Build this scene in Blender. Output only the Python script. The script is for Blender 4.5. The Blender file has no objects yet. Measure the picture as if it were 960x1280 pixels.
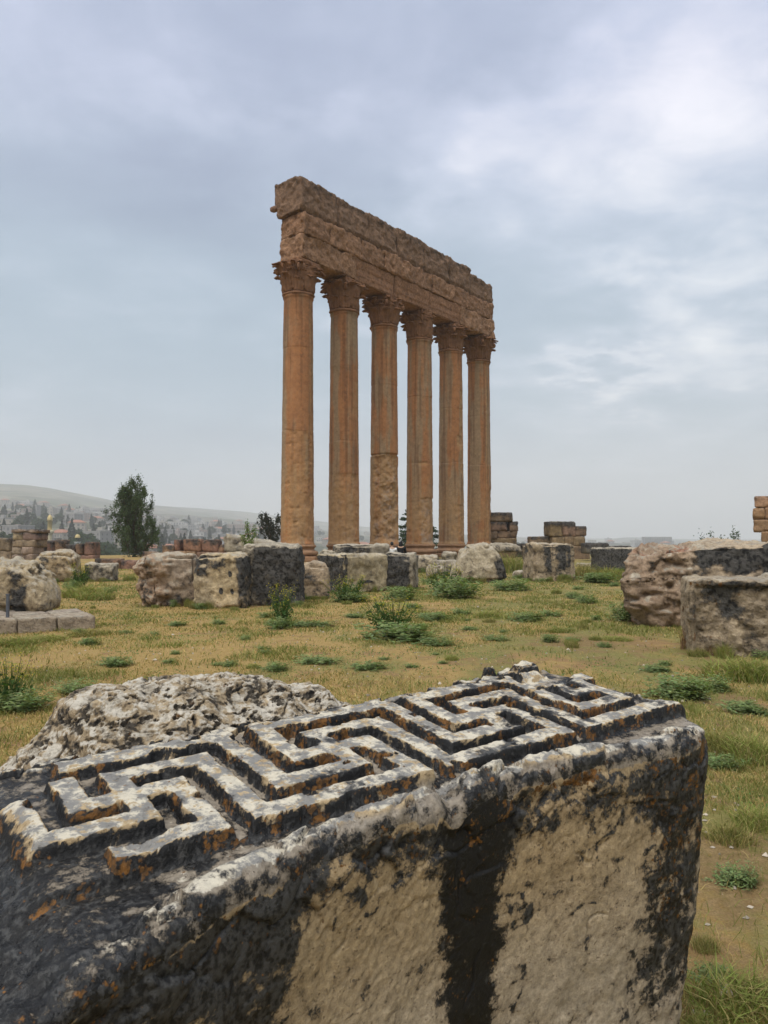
import bpy, math, random
import numpy as np
from math import radians as R
from mathutils import Matrix, Vector, Euler

rng = np.random.default_rng(11)
random.seed(5)
SC = bpy.context.scene
COL = SC.collection

# ------------------------------------------------------------------ noise
def _h(ix, iy, iz, seed):
    with np.errstate(over='ignore'):
        h = (ix.astype(np.uint32) * np.uint32(374761393) + iy.astype(np.uint32) * np.uint32(668265263)
             + iz.astype(np.uint32) * np.uint32(2147483647) + np.uint32(seed * 7919 + 13) * np.uint32(974634777))
        h = (h ^ (h >> np.uint32(13))) * np.uint32(1274126177)
        h = (h ^ (h >> np.uint32(16))) * np.uint32(2246822519)
        h = h ^ (h >> np.uint32(15))
    return h.astype(np.float64) / 4294967295.0

def vn(p, seed=0):
    i = np.floor(p).astype(np.int64); f = p - i
    f = f * f * f * (f * (f * 6 - 15) + 10)
    x, y, z = i[:, 0], i[:, 1], i[:, 2]
    r = 0
    for dx in (0, 1):
        wx = f[:, 0] if dx else 1 - f[:, 0]
        for dy in (0, 1):
            wy = f[:, 1] if dy else 1 - f[:, 1]
            for dz in (0, 1):
                wz = f[:, 2] if dz else 1 - f[:, 2]
                r = r + wx * wy * wz * _h(x + dx, y + dy, z + dz, seed)
    return r * 2 - 1

def fbm(p, o=4, seed=0, g=.5, l=2.03):
    p = np.asarray(p, float); a = 1.; s = 0.; n = 0.
    for k in range(o):
        s = s + a * vn(p, seed + k * 17); n += a; a *= g; p = p * l + 3.17
    return s / n

def ridged(p, o=3, seed=0):
    p = np.asarray(p, float); a = 1.; s = 0.; n = 0.
    for k in range(o):
        s = s + a * (1 - np.abs(vn(p, seed + k * 17)) * 2); n += a; a *= .5; p = p * 2.1 + 1.7
    return s / n

def worley(p, seed=0):
    i = np.floor(p).astype(np.int64); f1 = np.full(len(p), 9.); f2 = np.full(len(p), 9.); cid = np.zeros(len(p))
    for dx in (-1, 0, 1):
        for dy in (-1, 0, 1):
            for dz in (-1, 0, 1):
                c = i + np.array([dx, dy, dz])
                q = np.stack([c[:, k] + _h(c[:, 0], c[:, 1], c[:, 2], seed + k + 1) for k in range(3)], 1)
                d = np.sqrt(((p - q) ** 2).sum(1)); r = _h(c[:, 0], c[:, 1], c[:, 2], seed + 9)
                m = d < f1
                f2 = np.where(m, f1, np.minimum(f2, d)); cid = np.where(m, r, cid); f1 = np.where(m, d, f1)
    return f1, f2, cid

def sstep(a, b, x):
    t = np.clip((x - a) / (b - a), 0, 1); return t * t * (3 - 2 * t)

# ------------------------------------------------------------------ mesh helpers
def mesh(name, V, quads=None, tris=None, attrs=None, smooth=True, mats=(), midx=None):
    V = np.asarray(V, np.float32)
    me = bpy.data.meshes.new(name)
    nq = 0 if quads is None else len(quads); nt = 0 if tris is None else len(tris)
    me.vertices.add(len(V)); me.vertices.foreach_set('co', V.ravel())
    li = []
    if nq: li.append(np.asarray(quads, np.int32).ravel())
    if nt: li.append(np.asarray(tris, np.int32).ravel())
    li = np.concatenate(li)
    me.loops.add(len(li)); me.loops.foreach_set('vertex_index', li)
    me.polygons.add(nq + nt)
    st = np.concatenate([np.arange(nq) * 4, nq * 4 + np.arange(nt) * 3]).astype(np.int32)
    me.polygons.foreach_set('loop_start', st)
    me.polygons.foreach_set('use_smooth', np.full(nq + nt, smooth))
    for m in mats: me.materials.append(m)
    if midx is not None: me.polygons.foreach_set('material_index', np.asarray(midx, np.int32))
    for k, a in (attrs or {}).items():
        at = me.attributes.new(k, 'FLOAT_COLOR', 'POINT')
        a = np.asarray(a); c = np.ones((len(V), 4), np.float32); c[:, :a.shape[1]] = a
        at.data.foreach_set('color', c.ravel())
    me.update(calc_edges=True); me.validate()
    return me

def link(name, me, parent=None, loc=None, rz=0., mat=None):
    o = bpy.data.objects.new(name, me); COL.objects.link(o)
    if mat is not None: o.matrix_world = mat
    else:
        if loc is not None: o.location = loc
        if rz: o.rotation_euler = (0, 0, rz)
    if parent is not None:
        o.parent = parent
    return o

def tag(o, label, cat, group=None, kind='thing'):
    o['label'] = label; o['category'] = cat; o['kind'] = kind
    if group: o['group'] = group
    return o

def empty(name, loc, rz=0.):
    o = bpy.data.objects.new(name, None); COL.objects.link(o); o.location = loc; o.rotation_euler = (0, 0, rz)
    o.empty_display_size = .2
    return o

def copy_tree(o, parent=None):
    c = o.copy(); COL.objects.link(c); c.parent = parent
    for ch in list(o.children): copy_tree(ch, c)
    return c

def normals(V, Q):
    n = np.cross(V[Q[:, 2]] - V[Q[:, 0]], V[Q[:, 3]] - V[Q[:, 1]])
    N = np.zeros_like(V)
    for k in range(4): np.add.at(N, Q[:, k], n)
    return N / (np.linalg.norm(N, axis=1, keepdims=True) + 1e-12)

def grid_quads(nu, nv, off=0, flip=False):
    a = np.arange(nu * nv).reshape(nu, nv) + off
    q = np.stack([a[:-1, :-1], a[1:, :-1], a[1:, 1:], a[:-1, 1:]], -1).reshape(-1, 4)
    return q[:, ::-1] if flip else q

def box_lattice(nx, ny, nz):
    """welded quads over the surface of an nx*ny*nz lattice; returns params in [-1,1] and quads"""
    quads = []; cnt = (nx, ny, nz)
    def key(i, j, k): return (i * (ny + 1) + j) * (nz + 1) + k
    for ax in range(3):
        a, b = (ax + 1) % 3, (ax + 2) % 3
        A, B = np.meshgrid(np.arange(cnt[a]), np.arange(cnt[b]), indexing='ij')
        for side in (0, 1):
            def kk(da, db):
                t = [None] * 3; t[ax] = np.full(A.shape, side * cnt[ax]); t[a] = A + da; t[b] = B + db
                return key(*t)
            q = np.stack([kk(0, 0), kk(1, 0), kk(1, 1), kk(0, 1)], -1).reshape(-1, 4)
            quads.append(q if side else q[:, ::-1])
    K = np.concatenate(quads)
    u, inv = np.unique(K, return_inverse=True)
    k = u % (nz + 1); j = (u // (nz + 1)) % (ny + 1); i = u // ((nz + 1) * (ny + 1))
    P = np.stack([i / nx, j / ny, k / nz], 1) * 2. - 1
    return P, inv.reshape(-1, 4)

# ------------------------------------------------------------------ camera model (measured from the photograph)
EYE = 1.6; PITCH = R(2.26); F = 962.; HOR = 678.
cam_d = bpy.data.cameras.new('camera'); cam = bpy.data.objects.new('camera', cam_d); COL.objects.link(cam)
cam.location = (0, 0, EYE); cam.rotation_euler = (R(90) + PITCH, 0, 0)
cam_d.sensor_fit = 'VERTICAL'; cam_d.sensor_height = 34.6; cam_d.sensor_width = 25.95; cam_d.lens = F / 1280 * 34.6
cam_d.clip_start = .05; cam_d.clip_end = 60000
cam_d.dof.use_dof = True; cam_d.dof.focus_distance = 2.6; cam_d.dof.aperture_fstop = 17
SC.camera = cam
cP, sP = math.cos(PITCH), math.sin(PITCH)
def ray(px, py):
    x, y = (px - 480) / F, (640 - py) / F
    d = np.array([x, cP - y * sP, sP + y * cP]); return d / d[1]
def at(px, py, Y):
    return np.array([0, 0, EYE]) + ray(px, py) * Y

# ------------------------------------------------------------------ terrain
AZ_PX = np.array([-900, -200, 0, 30, 60, 100, 140, 200, 250, 300, 345, 400, 450, 500, 600, 700, 800, 960, 1400, 2000.])
AZ_PY = np.array([606, 606, 605, 606, 610, 618, 626, 632, 635.5, 639, 645, 652, 658, 663, 669, 672.5, 674, 674, 674, 674.])
def terrain(x, y):
    x = np.asarray(x, float); y = np.asarray(y, float)
    r = np.hypot(x, y)
    px = np.where(y > 1e-3, 480 + F * x / np.maximum(y, 1e-3), np.where(x < 0, -900, 2000)); px = np.clip(px, -900, 2000)
    el = (HOR - np.interp(px, AZ_PX, AZ_PY)) / F
    rc = np.interp(px, [-900, 150, 340, 700], [3200, 3200, 5200, 6000])
    H = el * rc / np.sqrt(1 + ((px - 480) / F) ** 2)
    back = np.where(y > 0, 1., 0.) * sstep(0, 400, np.abs(y))
    H = H * back
    g = np.interp(r / rc, [0, .1, .17, .28, .42, .62, .82, .94, 1., 1.15, 2., 9.], [0, 0, .05, .17, .29, .52, .80, .95, 1., .95, .3, .1])
    low = -14.
    pz = np.stack([x / 420, y / 420, x * 0], 1) if x.ndim == 1 else None
    z = low + (H - low) * g
    if pz is not None:
        z = z + fbm(pz, 4, 31) * np.clip(r - 350, 0, 2500) / 2500 * 30 * np.clip(g * (1.02 - g) * 3., 0, 1)
    plat = .004 * np.clip(y - 22, 0, 40) + np.where(np.abs(x) + np.abs(y) < 1e9, 0, 0)
    if x.ndim == 1:
        p3 = np.stack([x, y, x * 0], 1)
        plat = plat + (.035 * fbm(p3 * .45, 3, 3) + .012 * fbm(p3 * 2.3, 3, 4)) * sstep(1.5, 6, r)
    w = sstep(92, 170, r)
    return plat * (1 - w) + z * w
def zg(x, y): return float(terrain(np.array([x]), np.array([y]))[0])
def ground(px, py):
    d = ray(px, py); Y = 20.
    for _ in range(60):
        z = zg(d[0] * Y, Y); Yn = (z - EYE) / d[2]
        if Yn <= 0: Yn = 90
        Y = .5 * Y + .5 * min(Yn, 95)
    return np.array([d[0] * Y, Y, zg(d[0] * Y, Y)])

# ------------------------------------------------------------------ node helpers
class NT:
    def __init__(s, name):
        s.m = bpy.data.materials.new(name); s.m.use_nodes = True; s.t = s.m.node_tree; s.t.nodes.clear()
        s.out = s.n('ShaderNodeOutputMaterial')
    def n(s, typ, **kw):
        nd = s.t.nodes.new(typ)
        for k, v in kw.items(): setattr(nd, k, v)
        return nd
    def l(s, a, b): s.t.links.new(a, b)
    def put(s, sock, v):
        if isinstance(v, bpy.types.NodeSocket): s.l(v, sock)
        elif isinstance(v, (tuple, list)): sock.default_value = tuple(v) + ((1,) if len(v) == 3 and len(sock.default_value) == 4 else ())
        else: sock.default_value = v
    def math(s, op, a, b=0., c=0., clamp=False):
        nd = s.n('ShaderNodeMath', operation=op, use_clamp=clamp)
        for i, v in enumerate((a, b, c)): s.put(nd.inputs[i], v)
        return nd.outputs[0]
    def mix(s, f, a, b, mode='MIX'):
        nd = s.n('ShaderNodeMix', data_type='RGBA', blend_type=mode); s.put(nd.inputs[0], f); s.put(nd.inputs[6], a); s.put(nd.inputs[7], b); return nd.outputs[2]
    def noise(s, vec, scale, det=4, rough=.55, dist=0.):
        nd = s.n('ShaderNodeTexNoise'); s.put(nd.inputs['Vector'], vec); s.put(nd.inputs['Scale'], scale)
        nd.inputs['Detail'].default_value = det; nd.inputs['Roughness'].default_value = rough; nd.inputs['Distortion'].default_value = dist
        return nd.outputs['Fac']
    def vor(s, vec, scale, feat='F1', out='Distance'):
        nd = s.n('ShaderNodeTexVoronoi', feature=feat); s.put(nd.inputs['Vector'], vec); s.put(nd.inputs['Scale'], scale); return nd.outputs[out]
    def ss(s, x, a, b):
        nd = s.n('ShaderNodeMapRange', interpolation_type='SMOOTHSTEP'); s.put(nd.inputs[0], x); nd.inputs[1].default_value = a; nd.inputs[2].default_value = b
        return nd.outputs[0]
    def rng(s, x, a, b, c, d):
        nd = s.n('ShaderNodeMapRange'); s.put(nd.inputs[0], x)
        for i, v in enumerate((a, b, c, d)): nd.inputs[i + 1].default_value = v
        return nd.outputs[0]
    def attr(s, name, out='Color'):
        return s.n('ShaderNodeAttribute', attribute_name=name).outputs[out]
    def sep(s, c):
        nd = s.n('ShaderNodeSeparateColor'); s.l(c, nd.inputs[0]); return nd.outputs
    def obj(s): return s.n('ShaderNodeTexCoord').outputs['Object']
    def mapping(s, vec, sc=(1, 1, 1), rot=(0, 0, 0)):
        nd = s.n('ShaderNodeMapping'); s.l(vec, nd.inputs[0]); nd.inputs['Scale'].default_value = sc; nd.inputs['Rotation'].default_value = rot; return nd.outputs[0]
    def bump(s, h, strength, dist):
        nd = s.n('ShaderNodeBump'); s.put(nd.inputs['Height'], h); nd.inputs['Strength'].default_value = strength; nd.inputs['Distance'].default_value = dist; return nd.outputs[0]
    def principled(s, col, rough=.9, normal=None, spec=.3):
        b = s.n('ShaderNodeBsdfPrincipled'); s.put(b.inputs['Base Color'], col); s.put(b.inputs['Roughness'], rough); b.inputs['Specular IOR Level'].default_value = spec
        if normal is not None: s.l(normal, b.inputs['Normal'])
        s.l(b.outputs[0], s.out.inputs[0]); return b

def stone_mat(name, sc, dark_a=(.010, .010, .010), dark_b=(.075, .077, .080), pale=(.60, .53, .41), orange=(.23, .095, .018),
              orange_b=(.10, .05, .012), soft=.07, bump=.012, wet=.5, grain=1.0, spread=1.3, bloom_grey=(.225, .228, .238), bloom_cut=(.455, .57)):
    m = NT(name); P = m.obj()
    tint = m.attr('tint'); mk = m.sep(m.attr('mask')); blk = m.math('MULTIPLY', m.math('SUBTRACT', m.attr('mask', 'Alpha'), 1.), .26)
    w = m.n('ShaderNodeTexNoise'); m.l(P, w.inputs['Vector']); w.inputs['Scale'].default_value = sc * .5; w.inputs['Detail'].default_value = 3
    Pw = m.n('ShaderNodeMix', data_type='RGBA', blend_type='LINEAR_LIGHT'); Pw.inputs[0].default_value = .25 / sc; m.l(P, Pw.inputs[6]); m.l(w.outputs['Color'], Pw.inputs[7]); Pw = Pw.outputs[2]
    n1 = m.noise(Pw, sc * .55, 11, .72); n2 = m.noise(Pw, sc * 1.7, 8, .66); n3 = m.noise(Pw, sc * .9, 10, .70, .15); n4 = m.noise(P, sc * 6, 4, .7)
    vo = m.vor(Pw, sc * 2.6)
    # base stone with its own grain
    g = m.math('ADD', m.rng(n2, .3, .7, 1 - .34 * grain, 1 + .30 * grain), m.rng(n4, .3, .7, -.16 * grain, .16 * grain))
    base = m.mix(1., tint, g, 'MULTIPLY')
    pits = m.ss(m.noise(Pw, sc * 3.1, 5, .6), .62, .70)
    base = m.mix(m.math('MULTIPLY', pits, .6), base, m.mix(1., base, (.42, .36, .30), 'MULTIPLY'))
    # pale bloom
    fp = m.ss(m.math('ADD', mk[2], m.math('MULTIPLY', m.math('SUBTRACT', n3, .5), spread)), .5 - soft, .5 + soft)
    palec = m.mix(m.rng(n2, .35, .7, 0, 1), tuple(c * .80 for c in pale), pale)
    palec = m.mix(m.math('MULTIPLY', m.ss(n1, *bloom_cut), .85), palec, bloom_grey)
    col = m.mix(fp, base, palec)
    # black and grey lichen crusts
    fdv = m.math('ADD', mk[0], m.math('ADD', m.math('MULTIPLY', m.math('SUBTRACT', n1, .5), spread), m.math('MULTIPLY', m.math('SUBTRACT', n4, .5), .35)))
    fd = m.ss(fdv, .5 - soft, .5 + soft)
    col = m.mix(m.math('MULTIPLY', m.ss(fdv, .5 - soft - .16, .5), .5), col, m.mix(1., col, (.50, .45, .39), 'MULTIPLY'))
    darkc = m.mix(m.ss(m.math('ADD', blk, m.math('ADD', n2, m.math('MULTIPLY', vo, .25))), .50, .72), dark_a, dark_b)
    col = m.mix(fd, col, darkc)
    # rust lichen rosettes
    fo = m.ss(m.math('ADD', mk[1], m.math('ADD', m.math('MULTIPLY', m.math('SUBTRACT', n3, .5), spread), m.math('MULTIPLY', m.math('SUBTRACT', .5, vo), .5))), .5 - soft, .5 + soft)
    col = m.mix(fo, col, m.mix(m.ss(n2, .4, .62), orange_b, orange))
    rough = m.math('MULTIPLY', m.rng(fd, 0, 1, .92, .92 - wet * .5), m.math('SUBTRACT', 1., m.math('MULTIPLY', m.attr('wet', 'Fac'), .72)))
    h = m.math('ADD', m.math('MULTIPLY', n2, .45), m.math('ADD', m.math('MULTIPLY', n4, .34), m.math('ADD', m.math('MULTIPLY', pits, -.35), m.math('MULTIPLY', fd, .12))))
    m.principled(col, rough, m.bump(h, 1.0, bump), .35)
    return m.m

M_FORE = stone_mat('lichen_limestone', 34, bump=.0065, wet=.7, soft=.085, spread=2.0, bloom_grey=(.150, .148, .145), bloom_cut=(.43, .535), dark_a=(.0065, .006, .0055), dark_b=(.052, .050, .046), pale=(.62, .555, .43), orange=(.20, .085, .015), orange_b=(.07, .034, .009), grain=1.1)
M_RUBBLE = stone_mat('crumbled_limestone', 32, dark_a=(.016, .013, .010), dark_b=(.085, .070, .052), bump=.014, wet=.3, soft=.12, spread=2.2, pale=(.62, .56, .46), orange=(.165, .070, .013), orange_b=(.06, .030, .008), grain=1.3, bloom_grey=(.33, .285, .215))
M_BLOCK = stone_mat('weathered_limestone', 5.5, bump=.10, wet=.3, soft=.13, spread=2.0, bloom_grey=(.30, .265, .21), pale=(.52, .445, .33), dark_a=(.014, .013, .012), dark_b=(.085, .078, .068), grain=1.25)
M_COL = stone_mat('temple_limestone', 2.2, dark_a=(.05, .030, .018), dark_b=(.13, .085, .05), pale=(.40, .30, .19), orange=(.38, .150, .045), orange_b=(.26, .10, .035),
                  soft=.26, bump=.03, wet=.1, grain=.7, spread=.9)
M_ENT = stone_mat('entablature_limestone', 3.6, dark_a=(.04, .025, .016), dark_b=(.10, .068, .044), pale=(.34, .25, .16), orange=(.32, .135, .045), orange_b=(.22, .09, .03), soft=.2, bump=.16, wet=.1, grain=1.3, spread=1.5)
M_RUIN = stone_mat('ruin_limestone', 2.6, dark_a=(.012, .011, .010), dark_b=(.06, .052, .045), soft=.14, bump=.05, wet=.2)

def simple(name, col, rough=.8, metallic=0., emit=None):
    m = NT(name); P = m.obj(); n = m.noise(P, 6, 4)
    b = m.principled(m.mix(1., col, m.rng(n, .3, .7, .8, 1.2), 'MULTIPLY'), rough); b.inputs['Metallic'].default_value = metallic
    return m.m
def leaf_mat(name, trans=.35):
    m = NT(name); c = m.attr('tint'); d = m.n('ShaderNodeBsdfDiffuse'); t = m.n('ShaderNodeBsdfTranslucent'); mx = m.n('ShaderNodeMixShader')
    m.l(c, d.inputs[0]); m.l(m.mix(1., c, (1.1, 1.15, .6), 'MULTIPLY'), t.inputs[0]); mx.inputs[0].default_value = trans
    m.l(d.outputs[0], mx.inputs[1]); m.l(t.outputs[0], mx.inputs[2]); m.l(mx.outputs[0], m.out.inputs[0]); return m.m
M_LEAF = leaf_mat('leaf'); M_GRASS = leaf_mat('grass_blade', .3)
M_BARK = simple('bark', (.09, .065, .045), .95)

# ------------------------------------------------------------------ world, sun
SUN_EL, SUN_AZ = R(60), R(205)          # azimuth of the direction towards the sun, clockwise from +Y
EXPO = 1.0
def build_world():
    w = bpy.data.worlds.new('World'); SC.world = w; w.use_nodes = True; t = w.node_tree; t.nodes.clear()
    m = NT.__new__(NT); m.t = t
    out = m.n('ShaderNodeOutputWorld'); bg = m.n('ShaderNodeBackground'); bg.inputs[1].default_value = .1; t.links.new(bg.outputs[0], out.inputs[0])
    sky = m.n('ShaderNodeTexSky'); sky.sky_type = 'NISHITA'; sky.sun_disc = False; sky.sun_elevation = SUN_EL; sky.sun_rotation = SUN_AZ
    D = m.n('ShaderNodeTexCoord').outputs['Generated']
    s = m.n('ShaderNodeSeparateXYZ'); t.links.new(D, s.inputs[0]); X, Y, Z = s.outputs
    zc = m.math('ADD', m.math('MAXIMUM', Z, 0.), .16)
    c = m.n('ShaderNodeCombineXYZ'); m.put(c.inputs[0], m.math('DIVIDE', X, zc)); m.put(c.inputs[1], m.math('DIVIDE', Y, zc)); P = c.outputs[0]
    big = m.noise(m.mapping(P, (.75, .5, 1), (0, 0, .5)), 1., 3, .5, .3)
    c2 = m.n('ShaderNodeVectorMath', operation='ADD'); m.put(c2.inputs[0], P); c2.inputs[1].default_value = (4.3, 1.7, .4)
    mid = m.noise(c2.outputs[0], 1.7, 7, .52, .35)
    wisp = m.noise(m.mapping(P, (1.5, 3.2, 1), (0, 0, -.35)), 1.4, 6, .55, .6)
    # broad masses of the overcast: bright breaks and heavier patches by compass bearing, their edges torn by noise
    def vadd(a_, b_, sc):
        q = m.n('ShaderNodeVectorMath', operation='MULTIPLY_ADD'); m.put(q.inputs[0], b_); q.inputs[1].default_value = (sc,) * 3; m.put(q.inputs[2], a_); return q.outputs[0]
    nz = m.n('ShaderNodeTexNoise'); m.put(nz.inputs['Vector'], P); nz.inputs['Scale'].default_value = 2.1; nz.inputs['Detail'].default_value = 7; nz.inputs['Roughness'].default_value = .58
    cen = m.n('ShaderNodeVectorMath', operation='SUBTRACT'); m.put(cen.inputs[0], nz.outputs['Color']); cen.inputs[1].default_value = (.5, .5, .5)
    Dw = vadd(D, cen.outputs[0], .42)
    def blob(px, py, wx, amp, wz=None, warp=True):
        b_ = ray(px, py); b_ = b_ / np.linalg.norm(b_)
        q = m.n('ShaderNodeVectorMath', operation='SUBTRACT'); m.put(q.inputs[0], Dw if warp else D); q.inputs[1].default_value = tuple(b_)
        q2 = m.n('ShaderNodeVectorMath', operation='MULTIPLY'); m.put(q2.inputs[0], q.outputs[0]); q2.inputs[1].default_value = (1 / wx, 1 / wx, 1 / (wz or wx))
        d2 = m.n('ShaderNodeVectorMath', operation='DOT_PRODUCT'); m.put(d2.inputs[0], q2.outputs[0]); m.put(d2.inputs[1], q2.outputs[0])
        return m.math('MULTIPLY', m.math('POWER', 2.718, m.math('MULTIPLY', d2.outputs['Value'], -1.)), amp)
    v = m.math('ADD', m.math('MULTIPLY', m.math('SUBTRACT', big, .5), .75), m.math('MULTIPLY', m.math('SUBTRACT', mid, .5), 1.0))
    v = m.math('ADD', v, m.math('MULTIPLY', m.math('SUBTRACT', wisp, .5), .30)); v = m.math('ADD', v, .40)
    for q in ((770, 190, .20, .37), (930, 300, .15, .14), (600, 190, .12, .18), (330, 165, .10, .30, .05), (190, 110, .10, .16, .06), (960, 60, .16, .04), (740, 470, .085, .24, .022), (560, 240, .05, .16, .03), (880, 440, .07, .14, .03),
              (660, 35, .14, -.26, .07), (100, 330, .25, -.16), (60, 520, .2, -.10), (800, 380, .14, -.10, .05), (470, 60, .14, -.10)):
        v = m.math('ADD', v, blob(*q))
    fine = m.noise(m.mapping(P, (1, 1.15, 1), (0, 0, .3)), 5.0, 7, .6, .5)
    v = m.math('ADD', v, m.math('MULTIPLY', m.math('SUBTRACT', fine, .5), m.math('ADD', m.math('MULTIPLY', m.math('MAXIMUM', v, 0.), .75), .12)))
    v = m.math('ADD', v, 0., clamp=True)
    ramp = m.n('ShaderNodeValToRGB'); m.put(ramp.inputs[0], v); e = ramp.color_ramp.elements
    cols = [(0, (.265, .325, .450)), (.30, (.370, .450, .570)), (.58, (.520, .600, .720)), (1, (.88, .91, .95))]
    e[0].position, e[0].color = cols[0][0], cols[0][1] + (1,); e[1].position, e[1].color = 1, cols[3][1] + (1,)
    for p_, c_ in cols[1:3]: q = e.new(p_); q.color = c_ + (1,)
    mid_band = m.math('MULTIPLY', m.ss(Z, .50, .20), m.ss(Z, .02, .20))
    col = m.mix(m.math('MULTIPLY', mid_band, m.math('MULTIPLY', m.ss(v, .75, .35), .62)), ramp.outputs[0], (.310, .440, .540))
    col = m.mix(m.math('MULTIPLY', m.math('MULTIPLY', m.ss(Z, .30, .55), m.ss(Z, .85, .62)), .5), col, m.mix(1., col, (1.09, .985, 1.11), 'MULTIPLY'))
    hz = m.math('POWER', m.math('SUBTRACT', 1., m.math('MAXIMUM', Z, 0.), clamp=True), 8.)
    side = m.ss(X, -.30, .25)
    hcol = m.mix(side, (.50, .535, .57), (.74, .715, .67))
    col = m.mix(m.math('MULTIPLY', hz, .85), col, hcol)
    col = m.mix(m.ss(Z, .60, .95), col, m.mix(1., col, (2.2, 2.05, 1.88), 'MULTIPLY'))
    k = 11.0 / 2 ** EXPO
    col = m.mix(1., col, (k, k, k), 'MULTIPLY')
    add = m.mix(.06, col, sky.outputs[0], 'ADD')
    t.links.new(add, bg.inputs[0])
build_world()
sl = bpy.data.lights.new('sun', 'SUN'); so = bpy.data.objects.new('sun', sl); COL.objects.link(so)
sl.energy = 1.5; sl.angle = R(34); sl.color = (1., .955, .88)
sd = Vector((math.sin(SUN_AZ) * math.cos(SUN_EL), math.cos(SUN_AZ) * math.cos(SUN_EL), math.sin(SUN_EL)))
so.rotation_euler = sd.to_track_quat('Z', 'Y').to_euler(); so.location = (0, 0, 60)
vs = SC.view_settings; vs.view_transform = 'Standard'; vs.look = 'None'; vs.exposure = EXPO; vs.gamma = 1; vs.use_curve_mapping = False
SC.render.engine = 'CYCLES'
cy = SC.cycles; cy.use_denoising = True; cy.max_bounces = 6; cy.diffuse_bounces = 3; cy.glossy_bounces = 2; cy.transmission_bounces = 3; cy.volume_bounces = 1; cy.transparent_max_bounces = 6
cy.use_adaptive_sampling = True; cy.adaptive_threshold = .012
try: cy.denoiser = 'OPENIMAGEDENOISE'; cy.denoising_prefilter = 'ACCURATE'
except Exception: pass
cy.volume_step_rate = 4
SC.render.film_transparent = False

# ------------------------------------------------------------------ ground sheet
def ground_mat():
    m = NT('dry_grass_ground'); P = m.n('ShaderNodeNewGeometry').outputs['Position']
    n1 = m.noise(P, .42, 6, .6); n2 = m.noise(P, 2.6, 6, .6, .4); n3 = m.noise(P, 17, 5, .65); n4 = m.noise(P, 95, 4, .7)
    n5 = m.noise(m.mapping(P, (1, .35, 1)), 1.1, 5, .6)
    straw = m.mix(m.rng(n3, .3, .7, 0, 1), (.250, .158, .052), (.40, .275, .108))
    soil = m.mix(m.rng(n3, .3, .7, 0, 1), (.145, .075, .036), (.28, .165, .092))
    green = m.mix(m.rng(n3, .3, .7, 0, 1), (.10, .115, .030), (.21, .20, .065))
    fs = m.ss(m.math('ADD', n2, m.math('MULTIPLY', n1, .55)), .80, .94)
    sx_ = m.n('ShaderNodeSeparateXYZ'); m.l(P, sx_.inputs[0]); fg = m.ss(m.math('ADD', m.math('ADD', n5, m.math('MULTIPLY', m.ss(sx_.outputs[0], -3., 4.), .12)), m.math('MULTIPLY', n3, .35)), .66, .82)
    def spot(cx, cy_, wx, wy):                                  # trodden, bare places
        q = m.n('ShaderNodeVectorMath', operation='SUBTRACT'); m.put(q.inputs[0], P); q.inputs[1].default_value = (cx, cy_, 0)
        q2 = m.n('ShaderNodeVectorMath', operation='MULTIPLY'); m.put(q2.inputs[0], q.outputs[0]); q2.inputs[1].default_value = (1 / wx, 1 / wy, 0)
        d2 = m.n('ShaderNodeVectorMath', operation='DOT_PRODUCT'); m.put(d2.inputs[0], q2.outputs[0]); m.put(d2.inputs[1], q2.outputs[0]); return m.math('POWER', 2.718, m.math('MULTIPLY', d2.outputs['Value'], -1.))
    bare = m.math('ADD', m.math('ADD', spot(1.75, 3.55, .75, 1.2), m.math('MULTIPLY', spot(1.9, 10.2, 3.0, 1.6), .65)), spot(3.6, 12.6, 1.6, 1.3), clamp=True)
    fs = m.math('MAXIMUM', fs, m.ss(m.math('ADD', bare, m.math('ADD', m.math('MULTIPLY', m.math('SUBTRACT', n2, .5), 2.2), m.math('MULTIPLY', m.math('SUBTRACT', n3, .5), 1.2))), .45, .95))
    col = m.mix(m.math('MULTIPLY', fg, .75), straw, green); col = m.mix(m.math('MULTIPLY', fs, .62), col, soil)
    grit = m.ss(m.noise(P, 40, 3, .6), .70, .74)
    col = m.mix(m.math('MULTIPLY', grit, m.math('MULTIPLY', fs, .8)), col, (.42, .36, .29))
    col = m.mix(1., col, m.rng(n4, .25, .75, .62, 1.36), 'MULTIPLY')
    # far country beyond the terrace: fields, scrub, bare hillside
    d = m.n('ShaderNodeVectorMath', operation='LENGTH'); m.l(P, d.inputs[0]); dist = d.outputs['Value']
    f1 = m.noise(P, .006, 6, .62); f2 = m.noise(P, .03, 5, .6); f3 = m.vor(m.mapping(P, (1, .6, 1)), .008, 'F1', 'Color')
    far = m.mix(m.ss(f1, .42, .60), (.085, .088, .052), (.19, .165, .115)); far = m.mix(m.math('MULTIPLY', m.ss(f2, .5, .62), .7), far, (.055, .072, .036))
    far = m.mix(.40, far, m.sep(f3)[0], 'OVERLAY')
    col = m.mix(m.ss(dist, 95, 150), col, far)
    h = m.math('ADD', m.math('MULTIPLY', n3, .5), m.math('MULTIPLY', n4, .5))
    m.principled(col, .95, m.bump(h, .9, .025), .15); return m.m
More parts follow.
